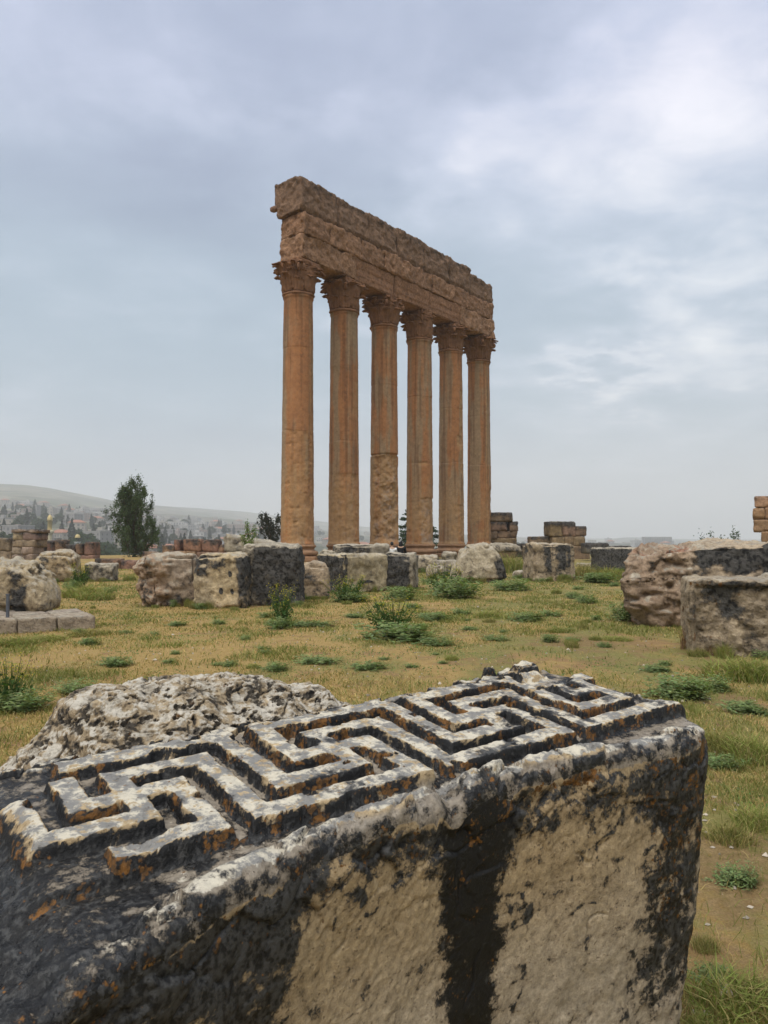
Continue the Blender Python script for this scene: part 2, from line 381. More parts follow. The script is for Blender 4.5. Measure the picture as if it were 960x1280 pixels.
def build_ground():
    front = np.linspace(-42, 42, 330); rest = np.linspace(42, 318, 90)[1:-1]
    az = np.radians(np.concatenate([front, rest])); na = len(az)
    rr = np.concatenate([np.geomspace(.35, 40, 230), np.geomspace(40, 220, 70)[1:], np.geomspace(220, 14500, 150)[1:]])
    A, Rr = np.meshgrid(az, rr, indexing='xy')
    x = (Rr * np.sin(A)).ravel(); y = (Rr * np.cos(A)).ravel(); z = terrain(x, y)
    V = np.stack([x, y, z], 1); V = np.vstack([V, [[0, 0, 0]]])
    i = np.arange(len(rr) * na).reshape(len(rr), na); j = np.roll(i, -1, 1)
    q = np.stack([i[:-1], i[1:], j[1:], j[:-1]], -1).reshape(-1, 4)
    t = np.stack([np.full(na, len(V) - 1), i[0], j[0]], 1)
    o = link('ground', mesh('ground', V, q, t, mats=[ground_mat()])); o['kind'] = 'structure'; o['label'] = 'dry grassy terrace running out to a hazy plain and hillside'
    return o
build_ground()

# ------------------------------------------------------------------ haze
def build_haze():
    bm_v = np.array([(-15500, -15500, -90), (15500, -15500, -90), (15500, 15500, -90), (-15500, 15500, -90), (-15500, -15500, 420), (15500, -15500, 420), (15500, 15500, 420), (-15500, 15500, 420)], float)
    q = np.array([(3, 2, 1, 0), (4, 5, 6, 7), (0, 1, 5, 4), (1, 2, 6, 5), (2, 3, 7, 6), (3, 0, 4, 7)])
    m = NT('haze_air'); v = m.n('ShaderNodeVolumePrincipled'); v.inputs['Color'].default_value = (.95, .945, .925, 1); v.inputs['Density'].default_value = HAZE_DENS
    v.inputs['Anisotropy'].default_value = 0.; m.l(v.outputs[0], m.out.inputs['Volume'])
    o = link('haze', mesh('haze', bm_v, q, mats=[m.m], smooth=False)); o['kind'] = 'stuff'; o['label'] = 'pale rainy haze over the town and hills'
HAZE_DENS = .00034
build_haze()

# ------------------------------------------------------------------ foreground carved block
S = .1
R_CV = np.array([[0.80272, -0.59404, 0.05258], [-0.01050, -0.10224, -0.99470], [0.59627, 0.79791, -0.08831]])
T_CV = np.array([-6.45434, 6.00496, 12.44042])
CW = np.array([[1, 0, 0], [0, sP, cP], [0, -cP, sP]])
RW = CW @ R_CV                        # (u,v,n) axes in world space
OW = CW @ T_CV * S + np.array([0, 0, EYE])
M_STONE = Matrix.Translation(Vector(OW)) @ Matrix([list(r) for r in RW]).to_4x4()
UF = [(-8, -3.3), (-2, -2.6), (1.2, -1.95), (3.7, -1.25), (5.6, -.88), (9, -.68), (12.5, -.78), (15.3, -1.15), (16.8, -1.35), (21, -1.5)]
UB = [(-8, 4.9), (9, 4.85), (12, 4.85), (14, 4.8), (16, 5.05), (18.4, 5.35), (21, 5.35)]
def ip(tab, x): return np.interp(x, [a for a, _ in tab], [b for _, b in tab])
def seg_d(u, v, u0, v0, u1, v1, hw):
    dx = np.maximum(np.maximum(min(u0, u1) - u, u - max(u0, u1)), 0); dy = np.maximum(np.maximum(min(v0, v1) - v, v - max(v0, v1)), 0)
    du = np.maximum(min(u0, u1) - hw - u, u - max(u0, u1) - hw); dv = np.maximum(min(v0, v1) - hw - v, v - max(v0, v1) - hw)
    return np.maximum(du, dv)          # <0 inside the band
def key_pattern():
    L = []
    for k in range(4):
        o = 5 * k
        if k == 0:
            L += [(1.6 + .7, 0, 4, 0), (4, 0, 4, 2), (4, 2, 2, 2), (2, 2, 2, 3.1), (2.3, 4, 6, 4)]
            L += [(1, 1, 1, 2.9), (1, 1, 3, 1), (3, 1, 3, 3), (3, 3, 5, 3)]
        elif k == 3:
            L += [(o, 3, o, 0), (o, 0, o + 4.25, 0), (o + 4.25, 0, o + 4.25, 1.3), (o + 3, 2, o + 2, 2), (o + 2, 2, o + 2, 4), (o + 2, 4, o + 2.6, 4)]
            L += [(o + 1, 4, o + 1, 1), (o + 1, 1, o + 3, 1), (o + 3, 1, o + 3, 2.9), (o + 3, 3, o + 3.6, 3)]
        else:
            L += [(o, 3, o, 0), (o, 0, o + 4, 0), (o + 4, 0, o + 4, 2), (o + 4, 2, o + 2, 2), (o + 2, 2, o + 2, 4), (o + 2, 4, o + 6, 4)]
            L += [(o + 1, 4, o + 1, 1), (o + 1, 1, o + 3, 1), (o + 3, 1, o + 3, 3), (o + 3, 3, o + 5, 3)]
        if k == 3: pass
    L += [(15, 3, 15, 0)]
    return L
BANDS = key_pattern()
def band_dist(u, v):
    d = np.full(u.shape, 9.)
    for s in BANDS: d = np.minimum(d, seg_d(u, v, *s, .315))
    return d
def top_height(u, v):
    """carved top: height n over the (u,v) plane, in key units; also masks"""
    p = np.stack([u, v, u * 0], 1)
    wx = .035 * fbm(p * 1.0, 3, 71) + .02 * fbm(p * 6, 2, 75); wy = .035 * fbm(p * 1.0 + 9, 3, 72) + .02 * fbm(p * 6 + 9, 2, 76)
    d = band_dist(u + wx, v + wy)
    wear = fbm(p * .55, 3, 73)
    rel = sstep(.045, -.06, d + .045 * fbm(p * 4.5, 4, 77) + .22 * sstep(.30, .62, fbm(p * 1.9, 3, 277)))
    # rounded shoulders
    rel = rel * (1 - .07 * sstep(-.10, .05, d))
    depth = .33 + .06 * wear
    depth = np.where(u < 4.6, depth * .92, depth)
    low_l = np.maximum(sstep(1.1, .3, u), 0.40 * sstep(3.2, 1.6, u + .8 * fbm(p * .7, 3, 287)) * sstep(-.55, -.9, v))                        # broken left end
    broken = np.maximum(0, .30 - np.hypot((u - 17.35) / 1.3, (v - 3.55) / .75) * .30) * 1.6 + np.maximum(0, .42 - np.hypot((u - 19.3) / .7, (v - 1.5) / 1.6) * .42) + np.maximum(0, .26 - np.hypot((u - .9) / .8, (v - 3.4) / .7) * .26) * 1.3
    broken = broken + np.maximum(0, .16 - np.hypot((u - 12.9) / .55, (v - 1.1) / .4) * .16) + np.maximum(0, .2 - np.hypot((u - 2.6) / .8, (v - .1) / .5) * .2) + np.maximum(0, .12 - np.hypot((u - 6.1) / .6, (v - 3.5) / .6) * .12)
    top = .03 * fbm(p * 1.1, 3, 78) - .02 + .025 * fbm(p * 3.7, 3, 79) - broken * (1 + .6 * fbm(p * 4, 2, 80))
    floor = -depth + .03 * fbm(p * 2.2, 3, 81)
    h = floor + (np.maximum(top, floor) - floor) * rel
    # front rim
    vc = ip(UF, u) + .07 * fbm(np.stack([u * .8, u * 0, u * 0], 1), 3, 82)
    rimh = -.18 + .17 * fbm(p * .8, 4, 83) + .04 * ridged(p * 2.1, 3, 283) - .42 * np.exp(-((u - 9.3) / .36) ** 2) - .14 * np.exp(-((u - 4.9) / .5) ** 2) - .16 * sstep(17.2, 18.8, u) - .26 * sstep(4.2, 1.5, u)
    k1, k2, kc = worley(p * np.array([.75, .75, 1.]) + .3 * fbm(p * 2, 2, 284)[:, None], 285); rimh = rimh + .20 * (kc - .5) - .12 * sstep(.10, .0, k2 - k1)
    floor_f = -.42 - .12 * sstep(4.2, 1.5, u)
    e = sstep(vc + .50, vc + .10, v + .10 * fbm(p * 2.2, 4, 84))
    fr = floor_f + (rimh - floor_f) * e + .035 * fbm(p * 4.2, 3, 85) * e
    in_pat = sstep(-.42, -.30, v)
    h = np.where(v < -.30, np.maximum(h * in_pat + fr * (1 - in_pat), np.where(rel > .02, h, -9)), h)
    h = np.where(v < -.36, np.maximum(fr, np.where(d < .1, h, -9)), h)
    # back rim, a ragged broken line behind the last two keys
    bk = sstep(4.42, 4.62, v + .08 * fbm(p * 2, 3, 86))
    f1, f2, cid = worley(p * np.array([1.05, 2.2, 1]), 5)
    hb = -.22 + .34 * sstep(13.2, 15.0, u) * sstep(18.9, 18.2, u) * (cid - .25) + .10 * fbm(p * 2.6, 3, 87) - .25 * sstep(.16, .02, f2 - f1)
    h = h * (1 - bk) + hb * bk
    # left end shattered and dropping away
    lf = -.58 - .33 * np.maximum(0, 1.1 - u) * (1 + .3 * fbm(p * .8, 2, 88)) + .16 * fbm(p * 1.5, 4, 89) + .10 * ridged(p * 2.2, 3, 90)
    h = h * (1 - low_l) + lf * low_l
    return h, rel, d, e, bk, low_l
def fore_block():
    nu, nv = 640, 168
    a = np.linspace(0, 1, nu); b = np.linspace(0, 1, nv)
    A, B = np.meshgrid(a, b, indexing='ij'); A = A.ravel(); B = B.ravel()
    U0 = -7.
    u = U0 + (19.7 - U0) * A; v = ip(UF, u) - .42 + (ip(UB, u) - ip(UF, u) + .42) * B
    ue = np.interp(v, [-2.2, -1.2, 0, 1, 3.8, 5.4], [18.8, 19.3, 19.7, 19.75, 19.35, 18.55])
    u = U0 + (ue - U0) * A; v = ip(UF, u) - .42 + (ip(UB, u) - ip(UF, u) + .42) * B
    # round the right corners in plan
    for sgn, rad in ((-1, 1.35), (1, .5)):
        vb = ip(UF, u) - .42 if sgn < 0 else ip(UB, u)
        dx = np.clip((u - (ue - rad)) / rad, 0, 1); dy = np.clip(((vb + rad) - v if sgn < 0 else v - (vb - rad)) / rad, 0, 1)
        L = np.hypot(dx, dy) + 1e-9; k = np.maximum(dx, dy) / L
        m = (dx > 0) & (dy > 0)
        du = np.where(m, dx * (k - 1) * rad, 0); dv = np.where(m, dy * (k - 1) * rad, 0)
        u = u + du; v = v + (-dv if sgn < 0 else dv)
    h, rel, dist, e, bk, ll = top_height(u, v)
    # shoulder fillet at the right edge and front edge
    edge_r = np.maximum(0, .55 - (ue - u)) ; h = h - .38 * (edge_r / .55) ** 2
    vf = ip(UF, u) - .42; ef = np.clip((v - vf) / .42, 0, 1); h = h - .42 * (1 - np.sqrt(1 - (1 - ef) ** 2))
    V = np.stack([u, v, h], 1)
    Q = grid_quads(nu, nv)
    gi = np.arange(nu * nv).reshape(nu, nv)
    loop = np.concatenate([gi[:, 0], gi[-1, 1:], gi[-2::-1, -1], gi[0, -2:0:-1]])
    nl = len(loop); Pb = V[loop]
    tan = np.roll(Pb[:, :2], -4, 0) - np.roll(Pb[:, :2], 4, 0); nr = np.stack([tan[:, 1], -tan[:, 0]], 1)
    for _ in range(6): nr = (np.roll(nr, 3, 0) + nr * 2 + np.roll(nr, -3, 0)) / 4
    nr /= np.linalg.norm(nr, axis=1, keepdims=True)
    D = np.concatenate([np.linspace(.035, 4.5, 115), np.linspace(4.5, 16.5, 120)[1:]])
    rows = [loop]; allV = [V]; base = len(V); depthv = [np.zeros(len(V))]; mside = [np.zeros(len(V))]
    off0 = np.zeros(nl); Hs = Pb[:, 2].copy()
    for s_ in range(40): Hs = (np.roll(Hs, 3) + Hs + np.roll(Hs, -3)) / 3
    for j, dd in enumerate(D):
        z = Pb[:, 2] * np.exp(-dd * 2.2) + Hs * (1 - np.exp(-dd * 2.2)) - dd
        o = .05 * (1 - np.exp(-dd * 2.2)) + .10 * np.sin(np.clip(dd / 9, 0, 1) * np.pi)
        P = np.stack([Pb[:, 0] + nr[:, 0] * o, Pb[:, 1] + nr[:, 1] * o, z], 1)
        endf = np.clip(nr[:, 0], 0, 1)                        # right end bulges, then draws in
        P[:, 0] += endf * (.16 * np.sin(np.clip(dd / 7.5, 0, 1) * np.pi * .9) - .035 * dd * sstep(4, 10, dd))
        allV.append(P); rows.append(np.arange(nl) + base); base += nl
        depthv.append(np.full(nl, dd)); mside.append(np.ones(nl))
    for j in range(len(rows) - 1):
        r0, r1 = rows[j], rows[j + 1]
        Q = np.vstack([Q, np.stack([r0, r1, np.roll(r1, -1), np.roll(r0, -1)], 1)]) if j < 0 else Q
    qs = [Q] + [np.stack([np.roll(rows[j], -1), rows[j], rows[j + 1], np.roll(rows[j + 1], -1)], 1) for j in range(len(rows) - 1)]
    Q = np.vstack(qs); V = np.vstack(allV); dep = np.concatenate(depthv); ms = np.concatenate(mside)
    ctr = np.array([7., 2., -6.])
    N = normals(V, Q)
    if (N[:nu * nv, 2]).mean() < 0: Q = Q[:, ::-1]; N = -N
    # outward test for skirt
    # side relief: tool marks, chips, pits
    fadein = sstep(.0, .45, dep) * ms
    u, v, n = V.T
    f1, f2, cid = worley(V * np.array([.9, .9, .7]), 21)
    disp = .12 * fbm(V * .45, 3, 91) + .022 * fbm(V * 1.9, 4, 92) + .010 * fbm(V * 7, 4, 93)
    lower = sstep(-5.2, -7.0, n + .6 * fbm(V * .5, 2, 94))
    disp += lower * (.08 * fbm(V * 1.1, 3, 95) + .03 * fbm(V * 3.1, 4, 96) - .04)
    rgt = sstep(15.4, 16.6, u + .5 * fbm(V * .7, 2, 97)); disp += rgt * (.06 * fbm(V * np.array([3., 3, 1.1]), 3, 98) + .04 * ridged(V * 2.4, 2, 99))
    lft = sstep(3.6, .8, u + .8 * fbm(V * .6, 3, 101) + .35 * (n + 1)); disp += lft * (.26 * fbm(V * 1.0, 4, 102) + .12 * ridged(V * 2.3, 3, 103) - .05)
    q1, q2, qc = worley(V * np.array([.8, .8, 1.1]) + .25 * fbm(V * 2.2, 2, 286)[:, None], 288); disp += ((qc - .55) * .34 - .10 * sstep(.10, 0, q2 - q1)) * np.exp(-dep / .8)
    crack = sstep(.05, .0, np.abs(fbm(V * .55 + 5, 3, 104))) * sstep(.1, .4, fbm(V * .8, 2, 105)); disp -= .05 * crack
    tool = np.sin((u * .85 - n * .5 + .3 * fbm(V * 1.3, 2, 106)) * 26) * .006 * sstep(5, 6, u) * sstep(10, 9, u); disp += tool
    V = V + N * (disp * fadein)[:, None]
    top = ms < .5
    V[top, 2] += .012 * fbm(V[top] * 11, 3, 107) + .02 * (fbm(V[top] * 5, 3, 108)) * (1 - rel)
    N = normals(V, Q)
    # ---- paint: lichens, stains and wear
    u, v, n = V.T; p = V
    big = fbm(p * .42, 4, 111); med = fbm(p * 1.2, 4, 112); fin = fbm(p * 3.4, 3, 113)
    relf = np.zeros(len(V)); relf[:len(rel)] = rel; ef_ = np.zeros(len(V)); ef_[:len(e)] = e; bkf = np.zeros(len(V)); bkf[:len(bk)] = bk
    lle = np.zeros(len(V)); lle[:len(ll)] = ll
    tint = np.array([.385, .285, .160]) * (1 + .18 * med[:, None]) * (1 + .12 * big[:, None] * np.array([0., .2, .5]))
    clean = sstep(-2.2, -6.5, n); tint = tint * (1 - clean[:, None]) + clean[:, None] * np.array([.43, .35, .245]) * (1 + .2 * fin[:, None])
    dark = np.full(len(V), .12); orange = np.full(len(V), .02); pale = np.zeros(len(V))
    # front and side skirt, zones of growth measured along the face
    tt = n + .35 * med
    upper = sstep(-2.6 - .10 * (u - 9), -.85, tt)
    zA = sstep(5.1, 5.9, u + (-(n) - 1) * .0 + .5 * med + .22 * np.clip(n + 1, -6, 0) * -1) * sstep(9.5, 8.5, u + .3 * med)
    streak = sstep(8.4, 9.5, u + .35 * med + .05 * (n + 1)) * sstep(11.6 , 10.4, u + .25 * med - .03 * (n + 1) + .10)
    zB = sstep(10.6, 11.3, u + .3 * med) * sstep(16.3, 15.2, u + .6 * med)
    zL = sstep(5.9, 4.7, u + .45 * med + .22 * np.clip(n + 1, -6, 0) * -1); zR = sstep(14.9, 16.6, u + .6 * med)
    dk = .23 * zA + .84 * streak + .23 * zB + .68 * zL + .62 * zR * (1 - .5 * sstep(-7.0, -8.5, tt)) + upper * (.30 + .06 * zA) * (1 - .8 * streak)
    below = sstep(-.12, .12, dep + .25 * med); dk = .30 + (dk - .30) * below
    dk += .22 * np.exp(-((u - 12.6 - .25 * (n + 3.4)) / .45) ** 2 - ((n + 3.3) / .95) ** 2)
    dk += .28 * sstep(.07, .0, np.abs(fbm(p * .6 + 3, 3, 114)) + .04 * fin) * sstep(0, .35, fbm(p * .5, 2, 115))
    og = .09 + .20 * streak * sstep(-.1, .5, med) + .24 * zR * sstep(-.2, .5, big + .2) + .20 * upper * sstep(-.2, .3, med) - .1 * (zA + zB) * (1 - upper)
    og += .32 * np.exp(-((n + .75) / .45) ** 2) * sstep(.0, .35, fbm(p * 1.6, 2, 116)) * ms
    dark = np.where(ms > .5, dk, dark); orange = np.where(ms > .5, og, orange)
    # upper surfaces
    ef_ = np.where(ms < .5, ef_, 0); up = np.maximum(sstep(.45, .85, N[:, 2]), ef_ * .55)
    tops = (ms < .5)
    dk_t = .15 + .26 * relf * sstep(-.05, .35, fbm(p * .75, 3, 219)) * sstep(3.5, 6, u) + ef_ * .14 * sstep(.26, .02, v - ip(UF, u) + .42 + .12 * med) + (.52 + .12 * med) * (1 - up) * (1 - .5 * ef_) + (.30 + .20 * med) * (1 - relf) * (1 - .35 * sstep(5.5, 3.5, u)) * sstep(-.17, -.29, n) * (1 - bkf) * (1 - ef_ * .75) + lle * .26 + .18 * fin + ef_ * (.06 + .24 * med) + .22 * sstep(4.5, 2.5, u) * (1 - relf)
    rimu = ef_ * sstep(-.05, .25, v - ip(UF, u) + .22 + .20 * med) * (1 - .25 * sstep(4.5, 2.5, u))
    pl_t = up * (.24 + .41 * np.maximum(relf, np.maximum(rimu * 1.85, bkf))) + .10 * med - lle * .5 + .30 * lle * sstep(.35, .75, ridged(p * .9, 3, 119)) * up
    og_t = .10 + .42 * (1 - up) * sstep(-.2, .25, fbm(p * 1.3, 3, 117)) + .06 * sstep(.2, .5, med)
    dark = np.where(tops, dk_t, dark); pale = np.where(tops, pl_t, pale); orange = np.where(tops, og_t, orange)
    # cream crest of the rim runs a little over the edge
    crest = .6 * np.exp(-np.clip(dep - .02 * (1 + 1.5 * med), 0, 9) / .10) * ms * sstep(1.5, 4, u) * sstep(-.35, .25, fbm(p * .9, 3, 118) + .25); pale = np.maximum(pale, crest * (.72 + .3 * med)); dark = dark - crest * .20
    blk = np.where(tops, 1 - .85 * (1 - up) * relf - .35 * (1 - relf), 1 - .9 * streak - .25 * zR * sstep(-.2, .3, big)); blk = np.where(ms > .5, 1 - .9 * streak - .35 * zR * sstep(-.2, .3, big), blk)
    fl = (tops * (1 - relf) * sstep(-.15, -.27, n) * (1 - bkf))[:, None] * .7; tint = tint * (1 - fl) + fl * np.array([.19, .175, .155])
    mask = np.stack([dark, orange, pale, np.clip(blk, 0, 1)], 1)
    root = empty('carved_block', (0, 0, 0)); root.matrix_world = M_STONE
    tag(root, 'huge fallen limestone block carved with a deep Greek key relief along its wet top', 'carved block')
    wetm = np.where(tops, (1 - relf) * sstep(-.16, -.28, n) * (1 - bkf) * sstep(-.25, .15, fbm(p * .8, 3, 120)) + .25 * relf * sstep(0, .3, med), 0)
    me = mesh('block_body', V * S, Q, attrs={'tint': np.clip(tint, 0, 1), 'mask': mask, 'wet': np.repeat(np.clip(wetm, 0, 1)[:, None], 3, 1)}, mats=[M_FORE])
    o = link('block_body', me, root)
    return root
FORE = fore_block()

def fore_core():
    """crumbled core behind the carved band: a broken, nodular mass of the same stone"""
    CR = [(-4, -3.2), (0, -2.0), (1.3, -1.3), (2.0, -.82), (2.7, -.34), (3.2, .36), (3.95, .72), (5.2, .80), (6.6, .72), (8.06, .55), (9.4, .18), (10.6, -.25), (11.4, -.8), (12.4, -1.3), (14, -1.8)]
    nu, nv = 520, 260
    a = np.linspace(-3.5, 13.6, nu); b = np.linspace(0, 1, nv)
    u, B = np.meshgrid(a, b, indexing='ij'); u = u.ravel(); B = B.ravel()
    p1 = np.stack([u, u * 0, u * 0], 1)
    cr = ip(CR, u) + .06 * fbm(p1 * 1.5, 3, 121)
    v = 4.3 + 5.0 * B
    prof = np.interp(B, [0, .06, .16, .30, .42, .55, .70, .82, .90, .96, 1.0], [-1.6, -1.15, -.72, -.34, -.04, -.02, -.22, -.75, -1.6, -3.2, -6.])
    V = np.stack([u, v, cr + prof - .16], 1)
    V[:, 2] = np.where(u < 3.2, np.minimum(V[:, 2], V[:, 2] - .25 * (3.2 - u) * sstep(.4, 0, B)), V[:, 2])
    Q = grid_quads(nu, nv); N = normals(V, Q)
    if N[:, 2].mean() < 0: Q = Q[:, ::-1]; N = -N
    w = V + .25 * np.stack([fbm(V * 1.3, 2, 130 + k) for k in range(3)], 1)
    f1, f2, c1 = worley(w * np.array([1.3, 1.3, 2.0]), 31); g1, g2, c2 = worley(w * np.array([3.4, 3.4, 4.6]), 37); k1, k2, c3 = worley(w * np.array([7.5, 7.5, 9]), 41)
    rd = ridged(w * np.array([1.6, 1.6, 2.6]), 5, 127); disp = .40 * fbm(V * .55, 3, 122) + .07 * (c1 - .5) - .06 * sstep(.10, 0, f2 - f1) + .12 * fbm(V * np.array([1.9, 1.9, 3.0]), 5, 128, .6) - .10 * sstep(.55, .1, g1) * 0 + .09 * (np.sqrt(np.clip(1 - g1 ** 2, 0, 1)) - .6) + .03 * rd - .13 * sstep(.16, .40, fbm(w * 4.2, 4, 129, .6)) + .06 * fbm(V * 8, 4, 123, .6)
    V = V + N * disp[:, None] * .8
    N = normals(V, Q); med = fbm(V * 1.1, 4, 124); fin = fbm(V * 5, 3, 125)
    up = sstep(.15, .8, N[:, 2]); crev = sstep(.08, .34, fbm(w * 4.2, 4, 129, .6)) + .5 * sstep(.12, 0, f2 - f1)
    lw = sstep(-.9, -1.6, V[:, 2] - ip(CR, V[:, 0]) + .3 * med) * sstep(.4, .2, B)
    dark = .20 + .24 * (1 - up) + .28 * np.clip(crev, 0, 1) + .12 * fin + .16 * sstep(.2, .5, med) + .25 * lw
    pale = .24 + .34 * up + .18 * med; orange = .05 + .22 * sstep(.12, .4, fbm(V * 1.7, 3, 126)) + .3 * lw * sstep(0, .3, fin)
    tint = np.array([.36, .275, .17]) * (1 + .2 * med[:, None])
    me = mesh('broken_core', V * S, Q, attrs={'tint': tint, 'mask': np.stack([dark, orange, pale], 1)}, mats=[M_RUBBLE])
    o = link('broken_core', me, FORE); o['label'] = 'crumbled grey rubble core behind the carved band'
fore_core()

# ------------------------------------------------------------------ the six columns and their entablature
CX0, CY0, CDX, CDY = -5.72, 50.77, 2.871, 3.769
CDIR = np.array([CDX, CDY]) / math.hypot(CDX, CDY); CNRM = np.array([CDIR[1], -CDIR[0]])   # along the row, and out of its near long face
CYAW = math.atan2(CDIR[1], CDIR[0])
BASE_Z, TOP_Z = .35, 20.25
SH0, SH1 = BASE_Z + 1.12, TOP_Z - 2.35
COLS = [  # drum joints (fraction of the shaft), scars (bearing in degrees: 0 faces the camera, + to its right; z0, z1 fraction; half width deg; depth)
    ((.455, .786), [(10, .02, .45, 50, .05), (62, .05, .99, 14, .06)]),
    ((.44, .76), [(20, .02, .30, 55, .06), (55, .55, .7, 18, .05)]),
    ((.41, .73), [(18, .02, .408, 66, .20), (34, .02, .30, 35, .09)]),
    ((.39, .72), [(50, .0, .22, 50, .10), (75, .42, .72, 16, .10), (15, .385, .40, 22, .08)]),
    ((.42, .70), [(70, .36, .80, 20, .12), (50, .50, .56, 22, .10), (40, .05, .2, 40, .05)]),
    ((.43, .70), [(80, .0, .30, 24, .13), (40, .05, 1., 3, .09)])]
def shaft(i):
    nt, nz = 112, 300
    th = np.linspace(0, 2 * np.pi, nt, endpoint=False); f = np.linspace(0, 1, nz)
    FZ, TH = np.meshgrid(f, th, indexing='ij'); FZ = FZ.ravel(); TH = TH.ravel()
    z = FZ * (SH1 - SH0)
    r = 1.085 - .12 * FZ ** 1.6
    r = r + .07 * sstep(.012, .0, FZ) + .06 * sstep(.985, .993, FZ)
    p = np.stack([np.cos(TH), np.sin(TH), z], 1) * np.array([1, 1, 1.]) + i * 7.3
    joints, scars = COLS[i]
    for q, jf in enumerate(joints):
        zz = jf + .004 * vn(p * .8, 40 + q); r = r - (.10 if (i == 2 and q == 0) else .036) * np.exp(-((FZ - zz) / (.0026 if (i == 2 and q == 0) else .0012)) ** 2)
        r = r + .010 * sstep(-.002, .002, FZ - zz) * (q * 2 - 1)
    cb = -np.pi / 2                                             # towards the camera (-Y)
    cam_b = math.atan2(-(CY0 + CDY * i), -(CX0 + CDX * i))
    sc = np.zeros(len(r))
    for (bd, z0, z1, hw, dep) in scars:
        d = np.degrees(np.angle(np.exp(1j * (TH - (cam_b + R(bd))))))
        n_ = fbm(p * 1.3, 3, 50 + i); n2_ = fbm(p * np.array([2, 2, .7]), 3, 58 + i)
        w = sstep(1.12, .8, np.abs(d) / hw + .35 * n_) * sstep(-.02, .012, FZ - z0 + .02 * n_) * sstep(.004, -.004, FZ - z1 + .008 * n2_ * (z1 < .9))
        r = r - dep * w * (.75 + .9 * fbm(p * 1.5, 4, 66 + i) + .25 * fbm(p * 5, 3, 69)); sc = np.maximum(sc, w * min(1, dep / .1))
    lowf = sstep(.42, .05, FZ)
    r = r + .018 * fbm(p * .8, 3, 44) + .006 * fbm(p * 3.1, 4, 45) * (1 + 3.5 * lowf + 6 * sc) - .05 * sstep(.38, .6, fbm(p * 2.1, 4, 46)) * (.15 + lowf + sc)
    V = np.stack([np.cos(TH) * r, np.sin(TH) * r, z], 1)
    idx = np.arange(nz * nt).reshape(nz, nt); j = np.roll(idx, -1, 1)
    Q = np.stack([idx[:-1], j[:-1], j[1:], idx[1:]], -1).reshape(-1, 4)
    st = fbm(np.stack([np.cos(TH) * 2.3, np.sin(TH) * 2.3, z * .17], 1) + i * 5.1, 4, 47); st2 = fbm(np.stack([np.cos(TH) * 5, np.sin(TH) * 5, z * .16], 1) + i * 3, 4, 48); bl = fbm(p * .5, 4, 49)
    O = np.array([.315, .145, .060]); Gt = np.array([.270, .180, .102]); D = np.array([.135, .058, .026]); T = np.array([.35, .205, .092])
    c = O + (Gt - O) * sstep(-.12, .22, st + .35 * bl)[:, None]
    c = c + (D - c) * (.55 * sstep(.10, .36, st2))[:, None]
    c = c + (T - c) * (.75 * np.clip(lowf * sstep(-.15, .3, bl + .2) + sc, 0, 1))[:, None]
    topd = sstep(.86, 1., FZ); c = c * (1 - .18 * topd[:, None])
    mask = np.stack([.12 + .08 * sstep(.1, .5, st2) + .05 * bl, .12 + .22 * sstep(.0, .4, -st), .06 + .24 * sc + .1 * lowf], 1)
    return mesh('shaft', V, Q, attrs={'tint': np.clip(c, 0, 1), 'mask': mask}, mats=[M_COL])

def lathe(prof, nt=72):
    prof = np.asarray(prof, float); th = np.linspace(0, 2 * np.pi, nt, endpoint=False)
    V = np.stack([np.outer(prof[:, 0], np.cos(th)), np.outer(prof[:, 0], np.sin(th)), np.outer(prof[:, 1], np.ones(nt))], -1).reshape(-1, 3)
    idx = np.arange(len(prof) * nt).reshape(len(prof), nt); j = np.roll(idx, -1, 1)
    return V, np.stack([idx[:-1], j[:-1], j[1:], idx[1:]], -1).reshape(-1, 4)

def densify(prof, step):
    prof = np.asarray(prof, float); out = [prof[0]]
    for a, b in zip(prof[:-1], prof[1:]):
        n = max(1, int(np.hypot(*(b - a)) / step))
        for k in range(1, n + 1): out.append(a + (b - a) * k / n)
    return np.array(out)

def stone_attrs(V, c, seed, dark=.12, orange=.12, pale=.05):
    n = fbm(V * .9 + seed, 4, seed); m = fbm(V * 2.6 + seed, 3, seed + 3)
    t = np.asarray(c) * (1 + .22 * n[:, None] + .1 * m[:, None])
    return {'tint': np.clip(t, 0, 1), 'mask': np.stack([dark + .12 * n, orange + .1 * m, pale + .1 * m], 1)}

